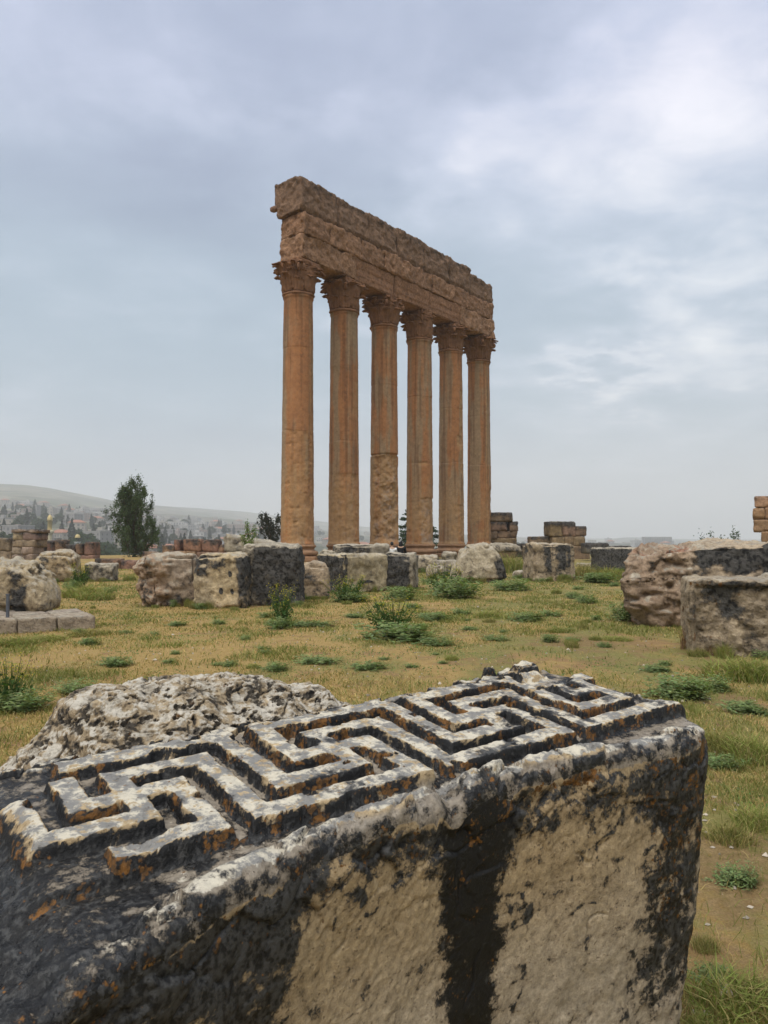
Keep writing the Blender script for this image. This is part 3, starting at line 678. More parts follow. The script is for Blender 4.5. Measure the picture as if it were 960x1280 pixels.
def col_base(i):
    pr = [(1.30, .0), (1.30, .02), (1.36, .05)]
    for k in range(13): a = -np.pi / 2 + np.pi * k / 12; pr.append((1.24 + .155 * math.cos(a), .205 + .155 * math.sin(a)))
    pr += [(1.22, .37), (1.20, .40)]
    for k in range(9): a = k / 8; pr.append((1.19 - .055 * math.sin(a * np.pi), .41 + .14 * a))
    pr += [(1.20, .56)]
    for k in range(11): a = -np.pi / 2 + np.pi * k / 10; pr.append((1.16 + .095 * math.cos(a), .665 + .095 * math.sin(a)))
    pr += [(1.15, .77), (1.10, .79), (0.6, .79)]
    V, Q = lathe(pr, 96)
    P, Q2 = box_lattice(24, 24, 6); pl = P * np.array([1.33, 1.33, .17]) + np.array([0, 0, -.165])
    e = np.clip(np.abs(P).max(1) * 0 + (np.sort(np.abs(P), 1)[:, 1] > .95), 0, 1); pl = pl * (1 - .02 * e[:, None])
    V = V + 0; V = np.vstack([V, pl]); Q = np.vstack([Q, Q2 + len(V) - len(pl)])
    ero = .6 + .5 * (i in (3,)) ; p = V + i * 3.1
    rad = np.linalg.norm(V[:, :2], axis=1) + 1e-6
    d = ero * (.035 * fbm(p * 1.6, 4, 140) - .10 * sstep(.15, .5, fbm(p * .9, 3, 141)) * sstep(.8, 1.1, rad))
    V[:, :2] *= (1 + d / rad)[:, None]
    V[:, 2] += .335
    return mesh('base', V, Q, attrs=stone_attrs(V, (.27, .155, .085), 60 + i, .16, .08, .14), mats=[M_COL])

def leaf_sheet(h, w, curl, seed, nx=11, ny=14):
    """one acanthus leaf standing against the bell: (out, side, up), lobed edge, heavy tip curling out and over"""
    t = np.linspace(0, 1, ny); s = np.linspace(-1, 1, nx); T, Sg = np.meshgrid(t, s, indexing='ij'); T = T.ravel(); Sg = Sg.ravel()
    prof = np.interp(T, [0, .2, .55, .8, .93, 1], [.80, .95, 1., .85, .62, .40]) * (1 + .14 * np.sin(T * 24) * np.abs(Sg))
    a = np.clip((T - .55) / .45, 0, 1) * 2.5; rc = curl / 1.8
    out = .04 + .10 * T + np.where(T > .55, rc * (1 - np.cos(a)), 0); up = np.where(T <= .55, h * T / .62, h * .55 / .62 + rc * np.sin(a) * 1.1)
    side = Sg * w * prof; out = out - .12 * np.abs(Sg) ** 1.6 * w + .05 * (np.abs(Sg) < .15) + .035 * np.sin(Sg * 9)
    V = np.stack([out, side, up], 1); Q = grid_quads(ny, nx)
    V2 = V - np.stack([.13 * np.cos(a * .9), a * 0, -.10 * np.sin(a * .9) * 1.0], 1); n = len(V)
    ed = np.concatenate([np.arange(nx), (np.arange(1, ny) * nx + nx - 1), (ny - 1) * nx + np.arange(nx - 2, -1, -1), np.arange(ny - 2, 0, -1) * nx])
    rim = np.stack([ed, np.roll(ed, -1), np.roll(ed, -1) + n, ed + n], 1)
    return np.vstack([V, V2]), np.vstack([Q, Q[:, ::-1] + n, rim])

def capital(i):
    r0 = .975; H = 2.32
    pr = densify([(r0 + .0, 0), (r0 + .09, .02), (r0 + .12, .09), (r0 + .09, .16), (r0 + .0, .19), (r0 - .02, .3), (r0 + .03, .9), (r0 + .13, 1.4), (r0 + .26, 1.75), (r0 + .36, 1.93), (r0 + .37, 1.98), (.4, 1.98)], .09)
    V, Q = lathe(pr, 64); Vs = [V]; Qs = [Q]; off = len(V)
    rr = np.random.default_rng(300 + i)
    cam_b = math.atan2(-(CY0 + CDY * i), -(CX0 + CDX * i))
    def add(v, q):
        nonlocal off
        Vs.append(v); Qs.append(q + off); off += len(v)
    for row, (n, z0, h, w, cu, ph) in enumerate(((8, .19, 1.0, .34, .34, 0), (8, .30, 1.55, .34, .46, .5), (16, 1.02, .92, .20, .42, .25))):
        for k in range(n):
            a = 2 * np.pi * (k + ph) / n + CYAW
            rel = math.degrees(math.atan2(math.sin(a - cam_b), math.cos(a - cam_b)))   # + is to the camera's right
            keep = .95 if rel < -30 else .55
            if rr.random() > keep and i != 5: cu_, h_ = cu * .25, h * .85
            else: cu_, h_ = cu * rr.uniform(.75, 1.15), h * rr.uniform(.92, 1.04)
            v, q = leaf_sheet(h_, w, cu_, k)
            v[:, 0] += np.interp(v[:, 2] + z0, [.3, .9, 1.4, 1.9], [0, .03, .12, .24]); v = v + np.array([r0 + .0, 0, z0])
            c, s = math.cos(a), math.sin(a)
            add(np.stack([v[:, 0] * c - v[:, 1] * s, v[:, 0] * s + v[:, 1] * c, v[:, 2]], 1), q)
    for k in range(4):                                          # corner volutes
        a = CYAW + np.pi / 4 + k * np.pi / 2
        rel = math.degrees(math.atan2(math.sin(a - cam_b), math.cos(a - cam_b)))
        if rel > 20 and i in (0, 1, 3, 4) and rr.random() < .7: continue
        P, q = box_lattice(6, 8, 8); L = np.linalg.norm(P, axis=1, keepdims=True); sp = P / L * np.abs(P).max(1, keepdims=True)
        v = sp * np.array([.24, .13, .26]) + np.array([1.36, 0, 1.70]); c, s = math.cos(a), math.sin(a)
        add(np.stack([v[:, 0] * c - v[:, 1] * s, v[:, 0] * s + v[:, 1] * c, v[:, 2]], 1), q)
    P, q = box_lattice(30, 30, 6)                               # abacus with hollow sides
    x, y = P[:, 0] * 1.13, P[:, 1] * 1.13
    x2 = x * (1 - .13 * (1 - P[:, 1] ** 2)); y2 = y * (1 - .13 * (1 - P[:, 0] ** 2))
    c, s = math.cos(CYAW), math.sin(CYAW)
    add(np.stack([x2 * c - y2 * s, x2 * s + y2 * c, P[:, 2] * .17 + 2.15], 1), q)
    V = np.vstack(Vs); Q = np.vstack(Qs); p = V + i * 11.
    rad = np.linalg.norm(V[:, :2], axis=1) + 1e-6
    rel = np.angle(np.exp(1j * (np.arctan2(V[:, 1], V[:, 0]) - cam_b)))
    worn = sstep(-.6, .7, rel) * (0.25 if i in (5, 2) else .9)
    ero = .10 * fbm(p * 1.9, 4, 150) + .06 * fbm(p * 5, 3, 151) - worn * .42 * sstep(-.25, .25, fbm(p * .9, 3, 152)) * sstep(1.0, 1.5, rad) - .16 * sstep(1.9, 2.1, V[:, 2]) * sstep(1.1, 1.5, rad)
    V[:, :2] *= (1 + ero / rad)[:, None]; V[:, 2] += .03 * fbm(p * 3, 3, 153)
    a = stone_attrs(V, (.20, .098, .048), 80 + i, .24, .14, .04); dk = sstep(1.15, .95, rad)[:, None]
    return mesh('capital', V, Q, attrs=a, mats=[M_COL])

COL_LABELS = ['leftmost and closest temple column, whole moulded base showing beside the dark block',
    'second temple column from the left, its rust orange upper shaft above pale pitted stone',
    'third temple column with a big broken scar below its middle joint',
    'fourth temple column, standing right behind the two seated visitors',
    'fifth temple column with a chipped right edge beside the lone end column',
    'rightmost and farthest temple column, split by a thin dark vertical line']
for i in range(6):
    x, y = CX0 + CDX * i, CY0 + CDY * i
    root = empty('temple_column', (x, y, BASE_Z))
    tag(root, COL_LABELS[i], 'column', 'six standing temple columns')
    link('base', col_base(i), root)
    link('shaft', shaft(i), root, loc=(0, 0, SH0 - BASE_Z))
    link('capital', capital(i), root, loc=(0, 0, SH1 - BASE_Z - .005))

def masonry(name, dims, seed, parent, loc, rz=0., res=.12, r=.08, amp=.05, amp2=.02, tint=(.27, .14, .07), chip=.0, prof=None, masks=(.14, .16, .04), mat=None, freq=.7, darktop=0., shared=None):
    """one weathered ashlar: rounded, chipped and displaced; local x along, y across, z up from 0"""
    d = np.array(dims, float); n = np.maximum(2, (d / res).astype(int)); n = np.minimum(n, 90)
    P, Q = box_lattice(*n); h = d / 2; V = P * h
    r_ = min(r, h.min() * .8); q = np.clip(V, -(h - r_), h - r_); dv = V - q; L = np.linalg.norm(dv, axis=1, keepdims=True)
    V = q + dv / np.maximum(L, 1e-9) * r_; N = dv / np.maximum(L, 1e-9)
    if prof is not None: V = prof(V, P, h)
    p = V + (np.array([seed * 3.7, seed * 1.3, seed * 2.1]) if shared is None else np.array(loc, float) + np.array([0, 0, h[2]]))
    ns = seed if shared is None else shared
    edge = 1 - np.abs(N).max(1)
    disp = amp * fbm(p * freq, 4, ns) + amp2 * fbm(p * freq * 3.6, 5, ns + 1, .6) - chip * sstep(.0, .42, edge + .1) * sstep(-.05, .35, fbm(p * freq * 1.4, 3, ns + 2))
    V = V + N * disp[:, None]; V[:, 2] += h[2]
    N = normals(V, Q)
    a = stone_attrs(V, tint, seed, *masks)
    tp = sstep(.3, .8, N[:, 2]); a['mask'][:, 0] += darktop * sstep(.35, 1., V[:, 2] / d[2]) * (1 - tp * .3) * (1 + .5 * fbm(p * np.array([2, 2, .4]) * freq, 3, seed + 5))
    a['mask'][:, 2] += .3 * tp * (masks[2] > 0)
    return link(name, mesh(name, V, Q, attrs=a, mats=[mat or M_COL]), parent, loc=loc, rz=rz)

def entablature():
    root = empty('entablature', (CX0, CY0, TOP_Z), CYAW)         # local x along the row, -y towards the near long face
    tag(root, 'eroded stone entablature spanning the tops of the six columns', 'entablature')
    SP = math.hypot(CDX, CDY)
    xs = [-.62] + [SP * k for k in range(1, 5)] + [SP * 5 + 1.0]
    rr = np.random.default_rng(77)
    def fasc(V, P, h):
        z = V[:, 2] + h[2]; s = np.where(z < .42, -.10, np.where(z < .95, -.05, 0.)) * (np.abs(P[:, 1]) > .9)
        V[:, 1] += np.sign(P[:, 1]) * s; return V
    for k in range(5):
        x0, x1 = xs[k], xs[k + 1]; rough = k in (0,) or k == 4
        masonry('architrave_block', (x1 - x0 - .01, 2.0 + (.10 if rough else 0), 1.62), 400 + k, root, ((x0 + x1) / 2, rr.uniform(-.03, .03), 0), res=.075, r=.05, amp=.24 if rough else .09, amp2=.12 if rough else .05, shared=401, mat=M_ENT,
                chip=.2 if rough else .08, prof=None if rough else fasc, tint=(.305, .172, .096) if rough else (.29, .150, .080), masks=(.16, .14, .04), freq=1.0)
    xs2 = [-.60, 2.0, 5.4, 8.1, 11.6, 14.6, 18.0, SP * 5 + 1.0]
    for k in range(7):
        x0, x1 = xs2[k], xs2[k + 1]
        masonry('frieze_block', (x1 - x0 - .01, 2.12 + rr.uniform(0, .16), 1.47), 420 + k, root, ((x0 + x1) / 2, rr.uniform(-.10, .05), 1.63), res=.075, r=.05, amp=.16, amp2=.16, chip=.12, mat=M_ENT, shared=401, tint=(.31, .172, .096) if k % 2 else (.27, .148, .082), masks=(.20, .13, .04), freq=.95)
    xs3 = [-.85, 2.9, 6.3, 9.8, 13.4, 17.2, 20.6, SP * 5 + 1.15]; hs = [2.42, 2.36, 2.40, 2.42, 2.34, 2.30, 1.95]
    def corn(V, P, h):
        z = (V[:, 2] + h[2]) / (2 * h[2])
        far = np.interp(z, [0, .15, .35, .6, 1], [-.42, -.30, -.10, .0, .05]); near = np.interp(z, [0, .08, .14, .30, .5, .9, 1], [-.10, -.05, .05, .03, .0, -.02, -.10])
        V[:, 1] += np.where(P[:, 1] > 0, far * P[:, 1], near * P[:, 1]); return V
    for k in range(7):
        x0, x1 = xs3[k], xs3[k + 1]
        o = masonry('cornice_block', (x1 - x0 - .09, 2.62 + rr.uniform(-.10, .10), hs[k]), 440 + k, root, ((x0 + x1) / 2, .31 + rr.uniform(-.06, .06), 3.06), res=.075, r=.09, amp=.15, amp2=.17, chip=.2, mat=M_ENT, shared=407,
                prof=corn, tint=(.225, .135, .082), masks=(.20, .10, .05), freq=.75, darktop=.22)
        o.rotation_euler = (0, R(.4), 0)
    # stump of a lion-head water spout at the end of the gutter
    masonry('water_spout', (.42, .55, .34), 460, root, (-.78, 1.50, 3.62), res=.06, r=.14, amp=.06, amp2=.03, chip=.05, tint=(.21, .12, .075))
    return root
entablature()

# ------------------------------------------------------------------ fallen blocks on the terrace
TAN = (.36, .265, .15); GREY = (.30, .255, .185); RED = (.34, .205, .115); PALE = (.40, .33, .225)
def fallen(name, label, cat, px0, px1, pt, pb, thick, yaw=0., seed=1, tint=TAN, res=None, r=.10, amp=.08, amp2=.05, chip=.20, freq=1.1, masks=(.20, .08, .18), rough=.32, warp=None, paint=None,
           group=None, base=None, sink=.025, tilt=(0., 0.), zbase=None, Yd=None):
    pm = (px0 + px1) / 2
    if Yd is None: g = ground(pm, pb)
    else:
        g = at(pm, pb, Yd)
        if zbase is None: zbase = g[2]
    Y = g[1]; w = (px1 - px0) / F * Y; cy_, sy_ = math.cos(R(yaw)), abs(math.sin(R(yaw)))
    lx = max(.2, (w - thick * sy_) / cy_); h = (pb - pt) / F * Y + sink
    zb = (zbase if zbase is not None else g[2]) - sink
    d = np.array([lx, thick, h]); res = res or max(.014, Y * .0021)
    n = np.clip((d / res).astype(int), 3, 110); P, Q = box_lattice(*n); hh = d / 2; V = P * hh
    r_ = min(r, hh.min() * .8); q = np.clip(V, -(hh - r_), hh - r_); dv = V - q; L = np.linalg.norm(dv, axis=1, keepdims=True)
    V = q + dv / np.maximum(L, 1e-9) * r_; N = dv / np.maximum(L, 1e-9)
    if warp is not None: V = warp(V, P, hh)
    p = V + np.array([seed * 3.7, seed * 1.3, seed * 2.1]); edge = 1 - np.abs(N).max(1)
    disp = amp * fbm(p * freq, 3, seed) + amp2 * 1.3 * fbm(p * freq * 3.6, 6, seed + 1, .62) - chip * sstep(0, .42, edge + .1) * sstep(-.05, .35, fbm(p * freq * 1.5, 3, seed + 2))
    if np.ndim(rough) or rough:
        rw = rough(P) if callable(rough) else rough
        f1, f2, c1 = worley(p * np.array([2.6, 2.6, 3.6]) / max(.7, min(d) / 1.3), seed + 4)
        disp = disp + rw * (.07 * (c1 - .5) - .04 * sstep(.12, 0, f2 - f1) + .15 * fbm(p * np.array([1.5, 1.5, 2.2]), 5, seed + 6, .58) + .075 * ridged(p * np.array([3.2, 3.2, 5.]), 5, seed + 7) - .07 * sstep(.15, .4, fbm(p * 3.3, 3, seed + 11)))
    V = V + N * disp[:, None]; N = normals(V, Q); V = V + np.array([0, 0, hh[2]])
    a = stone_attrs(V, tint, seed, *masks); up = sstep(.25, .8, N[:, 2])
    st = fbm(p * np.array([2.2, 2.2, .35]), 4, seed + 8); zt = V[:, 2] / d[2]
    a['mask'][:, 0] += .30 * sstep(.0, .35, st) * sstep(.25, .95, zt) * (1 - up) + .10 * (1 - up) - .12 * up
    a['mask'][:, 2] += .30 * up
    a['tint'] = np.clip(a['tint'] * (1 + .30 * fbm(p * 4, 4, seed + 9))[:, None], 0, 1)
    if paint is not None: paint(V, N, P, a, zt, up, p)
    c = np.array([g[0], g[1] + thick / 2 * cy_ + lx / 2 * sy_ * .5, zb]); cr_, sr_ = math.cos(R(yaw)), math.sin(R(yaw)); sx = 1.
    if px1 < 990:                                               # true up the width and height against its measured size
        for _ in range(4):
            X = c[0] + V[:, 0] * cr_ - V[:, 1] * sr_; Yw = c[1] + V[:, 0] * sr_ + V[:, 1] * cr_; q_ = 480 + F * X / Yw; lo, hi = np.percentile(q_, .4), np.percentile(q_, 99.6)
            V[:, 0] *= np.clip((px1 - px0) / (hi - lo), .7, 1.4); c[0] += ((px0 + px1) / 2 - (lo + hi) / 2) / F * c[1]
    else:
        for _ in range(3):
            X = c[0] + V[:, 0] * cr_ - V[:, 1] * sr_; Yw = c[1] + V[:, 0] * sr_ + V[:, 1] * cr_; c[0] += (px0 - np.percentile(480 + F * X / Yw, .4)) / F * c[1]
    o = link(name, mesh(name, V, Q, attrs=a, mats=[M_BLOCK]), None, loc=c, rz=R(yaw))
    if tilt != (0., 0.): o.rotation_euler = (R(tilt[0]), R(tilt[1]), R(yaw))
    tag(o, label, cat, group); return o

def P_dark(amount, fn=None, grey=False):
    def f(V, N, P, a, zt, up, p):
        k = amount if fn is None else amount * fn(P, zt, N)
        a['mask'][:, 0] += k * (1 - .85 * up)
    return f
def rough_left(t=0., s=.5): return lambda P: sstep(t + s, t - s, P[:, 0])
GB = 'fallen stone blocks on the terrace'

# left edge: big cream block on a stepped footing
def w_round(ax, ay, az):
    def f(V, P, h):
        V = V.copy(); k = np.clip((P[:, 2] + 1) / 2, 0, 1)
        V[:, 0] *= 1 - ax * k ** 2; V[:, 1] *= 1 - ay * k ** 2; V[:, 2] -= az * h[2] * (P[:, 0] ** 2 + P[:, 1] ** 2) * .5 * k; return V
    return f
def p_cream(V, N, P, a, zt, up, p):
    a['mask'][:, 0] += .45 * np.exp(-((P[:, 0] - .45) / .16) ** 2) * sstep(.95, .5, zt) + .2 * sstep(.55, .85, zt) * (1 - up) * sstep(-.1, .3, P[:, 0])
    a['tint'] = a['tint'] * np.array([1.08, 1.02, .92])
def footing():
    g = ground(119, 786); root = empty('stone_footing', (g[0], g[1], g[2] - .05), R(33)); tag(root, 'low footing of squared pale slabs at the far left edge of the grass', 'stone footing')
    k = 0
    for (a0, a1) in ((-3.6, -2.9), (-2.88, -2.1), (-2.08, -1.32), (-1.30, -.66), (-.64, 0)):
        for (y0, y1) in ((0, .78), (.80, 1.60), (1.62, 2.4)):
            if y0 > 1 and a0 > -1: continue
            masonry('slab', (a1 - a0, y1 - y0, .30 + .012 * (k % 3)), 500 + k, root, ((a0 + a1) / 2, (y0 + y1) / 2 + .015 * (k % 2), 0), res=.035, r=.012, amp=.008, amp2=.012, chip=.03, tint=(.37 - .03 * (k % 3), .295 - .02 * (k % 3), .21), masks=(.14, .05, .14), mat=M_BLOCK, freq=2.0); k += 1
    return g[2] + .245
fz = footing()
fallen('fallen_block', 'big cream block with a dark cleft and crumbly top, resting on the stone footing', 'stone block', -60, 77, 699, 766, 1.0, 0, 22, tint=PALE, warp=w_round(.24, .2, .34), rough=lambda P: .5 * sstep(-.1, .6, P[:, 2]) + .15, amp=.07, chip=.2, r=.25, paint=p_cream, group=GB, zbase=fz - .02, Yd=14.9, masks=(.14, .08, .30))
fallen('fallen_block', 'rounded tan boulder with a small dark socket hole, behind the cream block on the footing', 'stone block', 41, 103, 688, 728, 1.5, 14, 23, tint=(.40, .30, .175), warp=w_round(.12, .1, .2), rough=.6, amp=.12, chip=.3, r=.25, group=GB, masks=(.22, .10, .30))
fallen('fallen_block', 'low grey drum-like stone with a bright flat top, right of the rounded tan boulder', 'stone block', 107, 149, 705, 727, 1.0, 6, 24, tint=GREY, r=.12, amp=.04, chip=.1, group=GB, masks=(.22, .03, .42))
# the row in the middle distance
def p_e(V, N, P, a, zt, up, p):
    a['tint'] = a['tint'] * (1 + np.array([.05, -.06, -.14]) * sstep(.3, -.4, P[:, 0])[:, None]); a['mask'][:, 0] += .16 * sstep(.45, .1, zt)
def w_e(V, P, h):
    V = V.copy(); k = sstep(.1, -1, P[:, 0]); z = (P[:, 2] + 1) / 2
    V[:, 2] -= h[2] * .22 * k * (P[:, 2] > 0) * P[:, 2]; V[:, 0] += h[0] * .10 * np.sin(z * 14) * (P[:, 0] < -.8) + h[0] * .22 * (1 - z) ** 2 * (P[:, 0] < -.5); return V
fallen('fallen_block', 'crumbly grey-topped block with ridged broken left end, first in the row before the columns', 'stone block', 168, 249, 693, 759, 1.3, 14, 31, tint=(.40, .305, .215), warp=w_e, rough=rough_left(.35, .5), amp=.08, chip=.28, r=.14, paint=p_e, group=GB, masks=(.20, .08, .30))
def p_f(V, N, P, a, zt, up, p):
    a['tint'] = a['tint'] * (1 + .25 * np.array([1, .95, .7]) * (sstep(-.5, -.1, P[:, 0]) * sstep(.8, .5, P[:, 0]))[:, None]); a['mask'][:, 0] += .42 * sstep(.45, .85, zt + .2 * fbm(p * 1.6, 3, 9)) * (1 - up) + .4 * sstep(.62, .85, P[:, 0]) - .12
    for hx, hz in ((.12, .32), (.52, .32), (.45, .62)):
        dd = np.hypot((P[:, 0] - hx) / .065, (zt - hz) / .05) ; a['mask'][:, 0] += 1.2 * sstep(1.2, .6, dd) * (N[:, 1] < -.3)
fallen('fallen_block', 'upright beige block with three dark clamp holes, right of the crumbly block', 'stone block', 243, 322, 691, 761, 1.3, -6, 32, tint=(.405, .315, .195), amp=.06, chip=.2, r=.12, warp=w_round(.06, .06, .10), paint=p_f, group=GB, masks=(.16, .08, .16))
def p_g(V, N, P, a, zt, up, p): a['mask'][:, 0] += .46 * (1 - up) * sstep(-.02, .25, zt + .2 * fbm(p * 1.4, 3, 3)) * sstep(-.75, -.35, P[:, 0] + .25 * fbm(p, 3, 4)); a['mask'][:, 2] += .1 * sstep(.2, .5, fbm(p * 4, 3, 8))
fallen('fallen_block', 'broad black-faced block carrying a tilted slab and a green shrub', 'stone block', 304, 381, 682, 758, 1.5, 4, 33, tint=GREY, amp=.07, chip=.2, r=.10, warp=lambda V, P, h: V * np.stack([1 - .10 * (P[:, 2] + 1) / 2 * (P[:, 0] > 0), P[:, 0] * 0 + 1, P[:, 0] * 0 + 1], 1), paint=p_g, group=GB, masks=(.22, .04, .22))
fallen('stone_slab', 'pale tilted slab lying along the top of the broad black-faced block', 'stone slab', 280, 358, 669, 689, 1.1, 4, 34, tint=PALE, amp=.03, chip=.12, r=.05, group=GB, Yd=21.6, warp=lambda V, P, h: V + np.stack([P[:, 0] * 0, P[:, 0] * 0, -h[2] * .55 * (P[:, 0] + .9) * (P[:, 2] > 0)], 1), masks=(.10, .03, .42), sink=.04)
def p_h(V, N, P, a, zt, up, p): a['mask'][:, 0] += .1 * sstep(.35, .0, zt)
fallen('fallen_block', 'small beige block with a rounded top, tucked right of the black-faced block', 'stone block', 371, 413, 703, 749, .85, 0, 35, tint=(.44, .33, .215), warp=w_round(.05, .08, .25), rough=.25, amp=.04, chip=.15, r=.14, paint=p_h, group=GB, masks=(.16, .06, .14))
def p_i(V, N, P, a, zt, up, p):
    lf = sstep(.35, .6, -N[:, 0]); a['mask'][:, 0] += .50 * lf * (1 - up) - .04 * (1 - lf); dd = np.hypot((P[:, 0] + .05) / .26, (zt - .30) / .035); a['mask'][:, 0] += 1.2 * sstep(1.2, .5, dd) * (N[:, 1] < -.3)
fallen('fallen_block', 'sharp squared block, black on its left side, its beige front cut by a slot', 'stone block', 397, 484, 694, 741, 1.55, 40, 36, tint=(.41, .33, .205), amp=.05, chip=.10, r=.05, paint=p_i, group=GB, masks=(.16, .05, .18))
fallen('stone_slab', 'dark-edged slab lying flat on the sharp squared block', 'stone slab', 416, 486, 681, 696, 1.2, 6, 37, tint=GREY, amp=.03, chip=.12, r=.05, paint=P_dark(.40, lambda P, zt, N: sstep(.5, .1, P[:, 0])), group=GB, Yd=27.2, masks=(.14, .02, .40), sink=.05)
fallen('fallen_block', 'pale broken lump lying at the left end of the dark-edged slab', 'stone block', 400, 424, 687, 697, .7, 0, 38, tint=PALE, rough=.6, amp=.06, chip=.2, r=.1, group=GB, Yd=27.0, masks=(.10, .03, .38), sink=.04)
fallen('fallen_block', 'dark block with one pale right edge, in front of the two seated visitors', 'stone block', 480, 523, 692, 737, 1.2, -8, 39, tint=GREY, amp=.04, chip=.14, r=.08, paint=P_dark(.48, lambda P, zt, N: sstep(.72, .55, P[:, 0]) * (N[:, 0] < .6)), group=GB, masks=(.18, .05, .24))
# rubble by the fourth and fifth columns
for (a0, a1, b0, b1, sd_, lab) in ((520, 548, 694, 716, 51, 'pale rough lump at the foot of the fourth column'), (540, 574, 700, 720, 52, 'flattish grey slab leaning among rubble below the fifth column'),
        (532, 556, 706, 724, 53, 'small pale stone in the grass just right of the dark block with one pale edge'), (552, 572, 690, 709, 54, 'rounded grey stone tucked behind the pointed pale boulder'), (640, 657, 714, 723, 55, 'small pale stone in the grass left of the stained upright block')):
    fallen('rubble_stone', lab, 'rubble stone', a0, a1, b0, b1, .8, sd_ * 3 % 30 - 15, sd_, tint=PALE if sd_ % 2 else GREY, rough=.5, amp=.09, chip=.3, r=.2, group='small stones among the fallen blocks', masks=(.2, .05, .3))
def w_l(V, P, h):
    V = V.copy(); k = (P[:, 2] + 1) / 2; V[:, 0] = V[:, 0] * (1 - .52 * k ** 2.2) - h[0] * .05 * k; V[:, 1] *= 1 - .3 * k ** 2; return V
def p_l(V, N, P, a, zt, up, p): a['mask'][:, 0] += .45 * sstep(.45, .7, P[:, 0]) * sstep(.1, -.2, N[:, 1]) * sstep(.9, .5, zt); a['tint'] *= 1.06
fallen('fallen_block', 'rounded pale boulder with one black shoulder, in tall grass below the end column', 'stone block', 562, 632, 680, 729, 1.3, 8, 41, tint=PALE, warp=w_l, rough=.3, amp=.10, chip=.25, r=.25, paint=p_l, group=GB, masks=(.14, .04, .22))
def p_m(V, N, P, a, zt, up, p):
    for c_, w_ in ((-.32, .14), (.35, .2), (.72, .07)): a['mask'][:, 0] += .5 * np.exp(-((P[:, 0] - c_ + .1 * fbm(p * 1.1, 2, 8)) / w_) ** 2) * (1 - up) * sstep(.1, .5, zt)
fallen('fallen_block', 'tan upright block streaked black down its front, standing in grass before the ruined piers', 'stone block', 653, 718, 680, 727, 1.5, 10, 42, tint=(.40, .31, .20), amp=.06, chip=.22, r=.09, paint=p_m, group=GB, masks=(.24, .05, .20))
fallen('fallen_block', 'long low near-black block with a thin pale top edge', 'stone block', 738, 803, 685, 714, 1.3, 3, 43, tint=GREY, amp=.03, chip=.10, r=.05, paint=P_dark(.55), group=GB, masks=(.25, .02, .34))
fallen('stone_slab', 'thin pale slab lying in the grass left of the near-black block', 'stone slab', 719, 747, 704, 709, .8, 0, 44, tint=PALE, amp=.03, chip=.1, r=.04, group=GB, masks=(.1, .02, .3))
fallen('fallen_block', 'low grey mound of weathered stone at the foot of the ruined pier with a gap', 'stone block', 606, 652, 679, 690, 1.6, 0, 45, tint=GREY, warp=w_round(.2, .2, .3), rough=.4, amp=.08, chip=.2, r=.15, group=GB, Yd=47, masks=(.30, .02, .2))
# the big broken cornice block and the panelled block at the right
def w_o(V, P, h):
    V = V.copy(); k = sstep(-.15, -1, P[:, 0]); z = (P[:, 2] + 1) / 2
    V[:, 2] -= h[2] * .16 * k * (P[:, 2] > .2); V[:, 1] -= h[1] * .25 * k * np.sin(z * 3.0) * (P[:, 1] < 0); V[:, 0] += h[0] * (.16 * (1 - z) ** 1.5 + .10 * z ** 3) * k
    V[:, 0] -= h[0] * .0 ; return V
def p_o(V, N, P, a, zt, up, p):
    lf = sstep(-.25, -.5, P[:, 0] + .1 * fbm(p, 2, 4)); red = np.array([.275, .180, .115])
    a['tint'] = a['tint'] * (1 - .7 * lf[:, None]) + .7 * lf[:, None] * red * (1 + .3 * fbm(p * 1.8, 4, 6))[:, None]
    rd = sstep(.22, .42, fbm(p * 1.3 + 3, 3, 7)) * lf; a['tint'] = a['tint'] * (1 - .6 * rd[:, None]) + .6 * rd[:, None] * np.array([.32, .12, .065])
    a['mask'][:, 0] += .62 * sstep(-.40, -.12, P[:, 0]) * sstep(.42, .8, zt + .22 * fbm(p * np.array([2.6, 2.6, .5]), 3, 5)) * (1 - up) - .12 * lf + .12 * lf * sstep(.7, .95, zt)
    a['mask'][:, 2] -= .12 * (1 - lf) * (1 - up)
fallen('fallen_block', 'huge reddish broken boulder, its smooth side running off stained black under the top edge', 'stone block', 779, 1080, 679, 788, 1.9, -20, 46, tint=(.43, .33, .22), warp=w_o, rough=lambda P: 1.0 * sstep(-.2, -.55, P[:, 0]) + .15, amp=.24, amp2=.07, chip=.34, freq=.8, r=.14, paint=p_o, group=GB, masks=(.18, .07, .14), res=.03)
def w_p(V, P, h):
    V = V.copy(); fr = P[:, 1] < -.98; rec = fr & (P[:, 0] > -.86) & (P[:, 2] < .80)
    e = sstep(-.90, -.82, P[:, 0]) * sstep(.86, .76, P[:, 2]); V[:, 1] += np.where(P[:, 1] < -.9, .075 * e * (1 - .7 * sstep(.55, .8, P[:, 2]) * 0), 0); return V
def p_p(V, N, P, a, zt, up, p):
    rimm = np.maximum(sstep(-.80, -.88, P[:, 0]), sstep(.76, .86, P[:, 2])); a['mask'][:, 0] += (1 - rimm) * (.06 + .30 * sstep(.35, .0, np.abs(P[:, 0] + .25)) * sstep(.35, .8, zt)) + .25 * sstep(.80, .92, zt) * sstep(-.7, -.5, P[:, 0]) * (1 - up)
    a['mask'][:, 1] += .22 * rimm * (1 - up); a['mask'][:, 2] += .05
    a['tint'] *= 1 + .25 * sstep(.0, .4, fbm(p * 6, 3, 4))[:, None] * (1 - rimm[:, None])
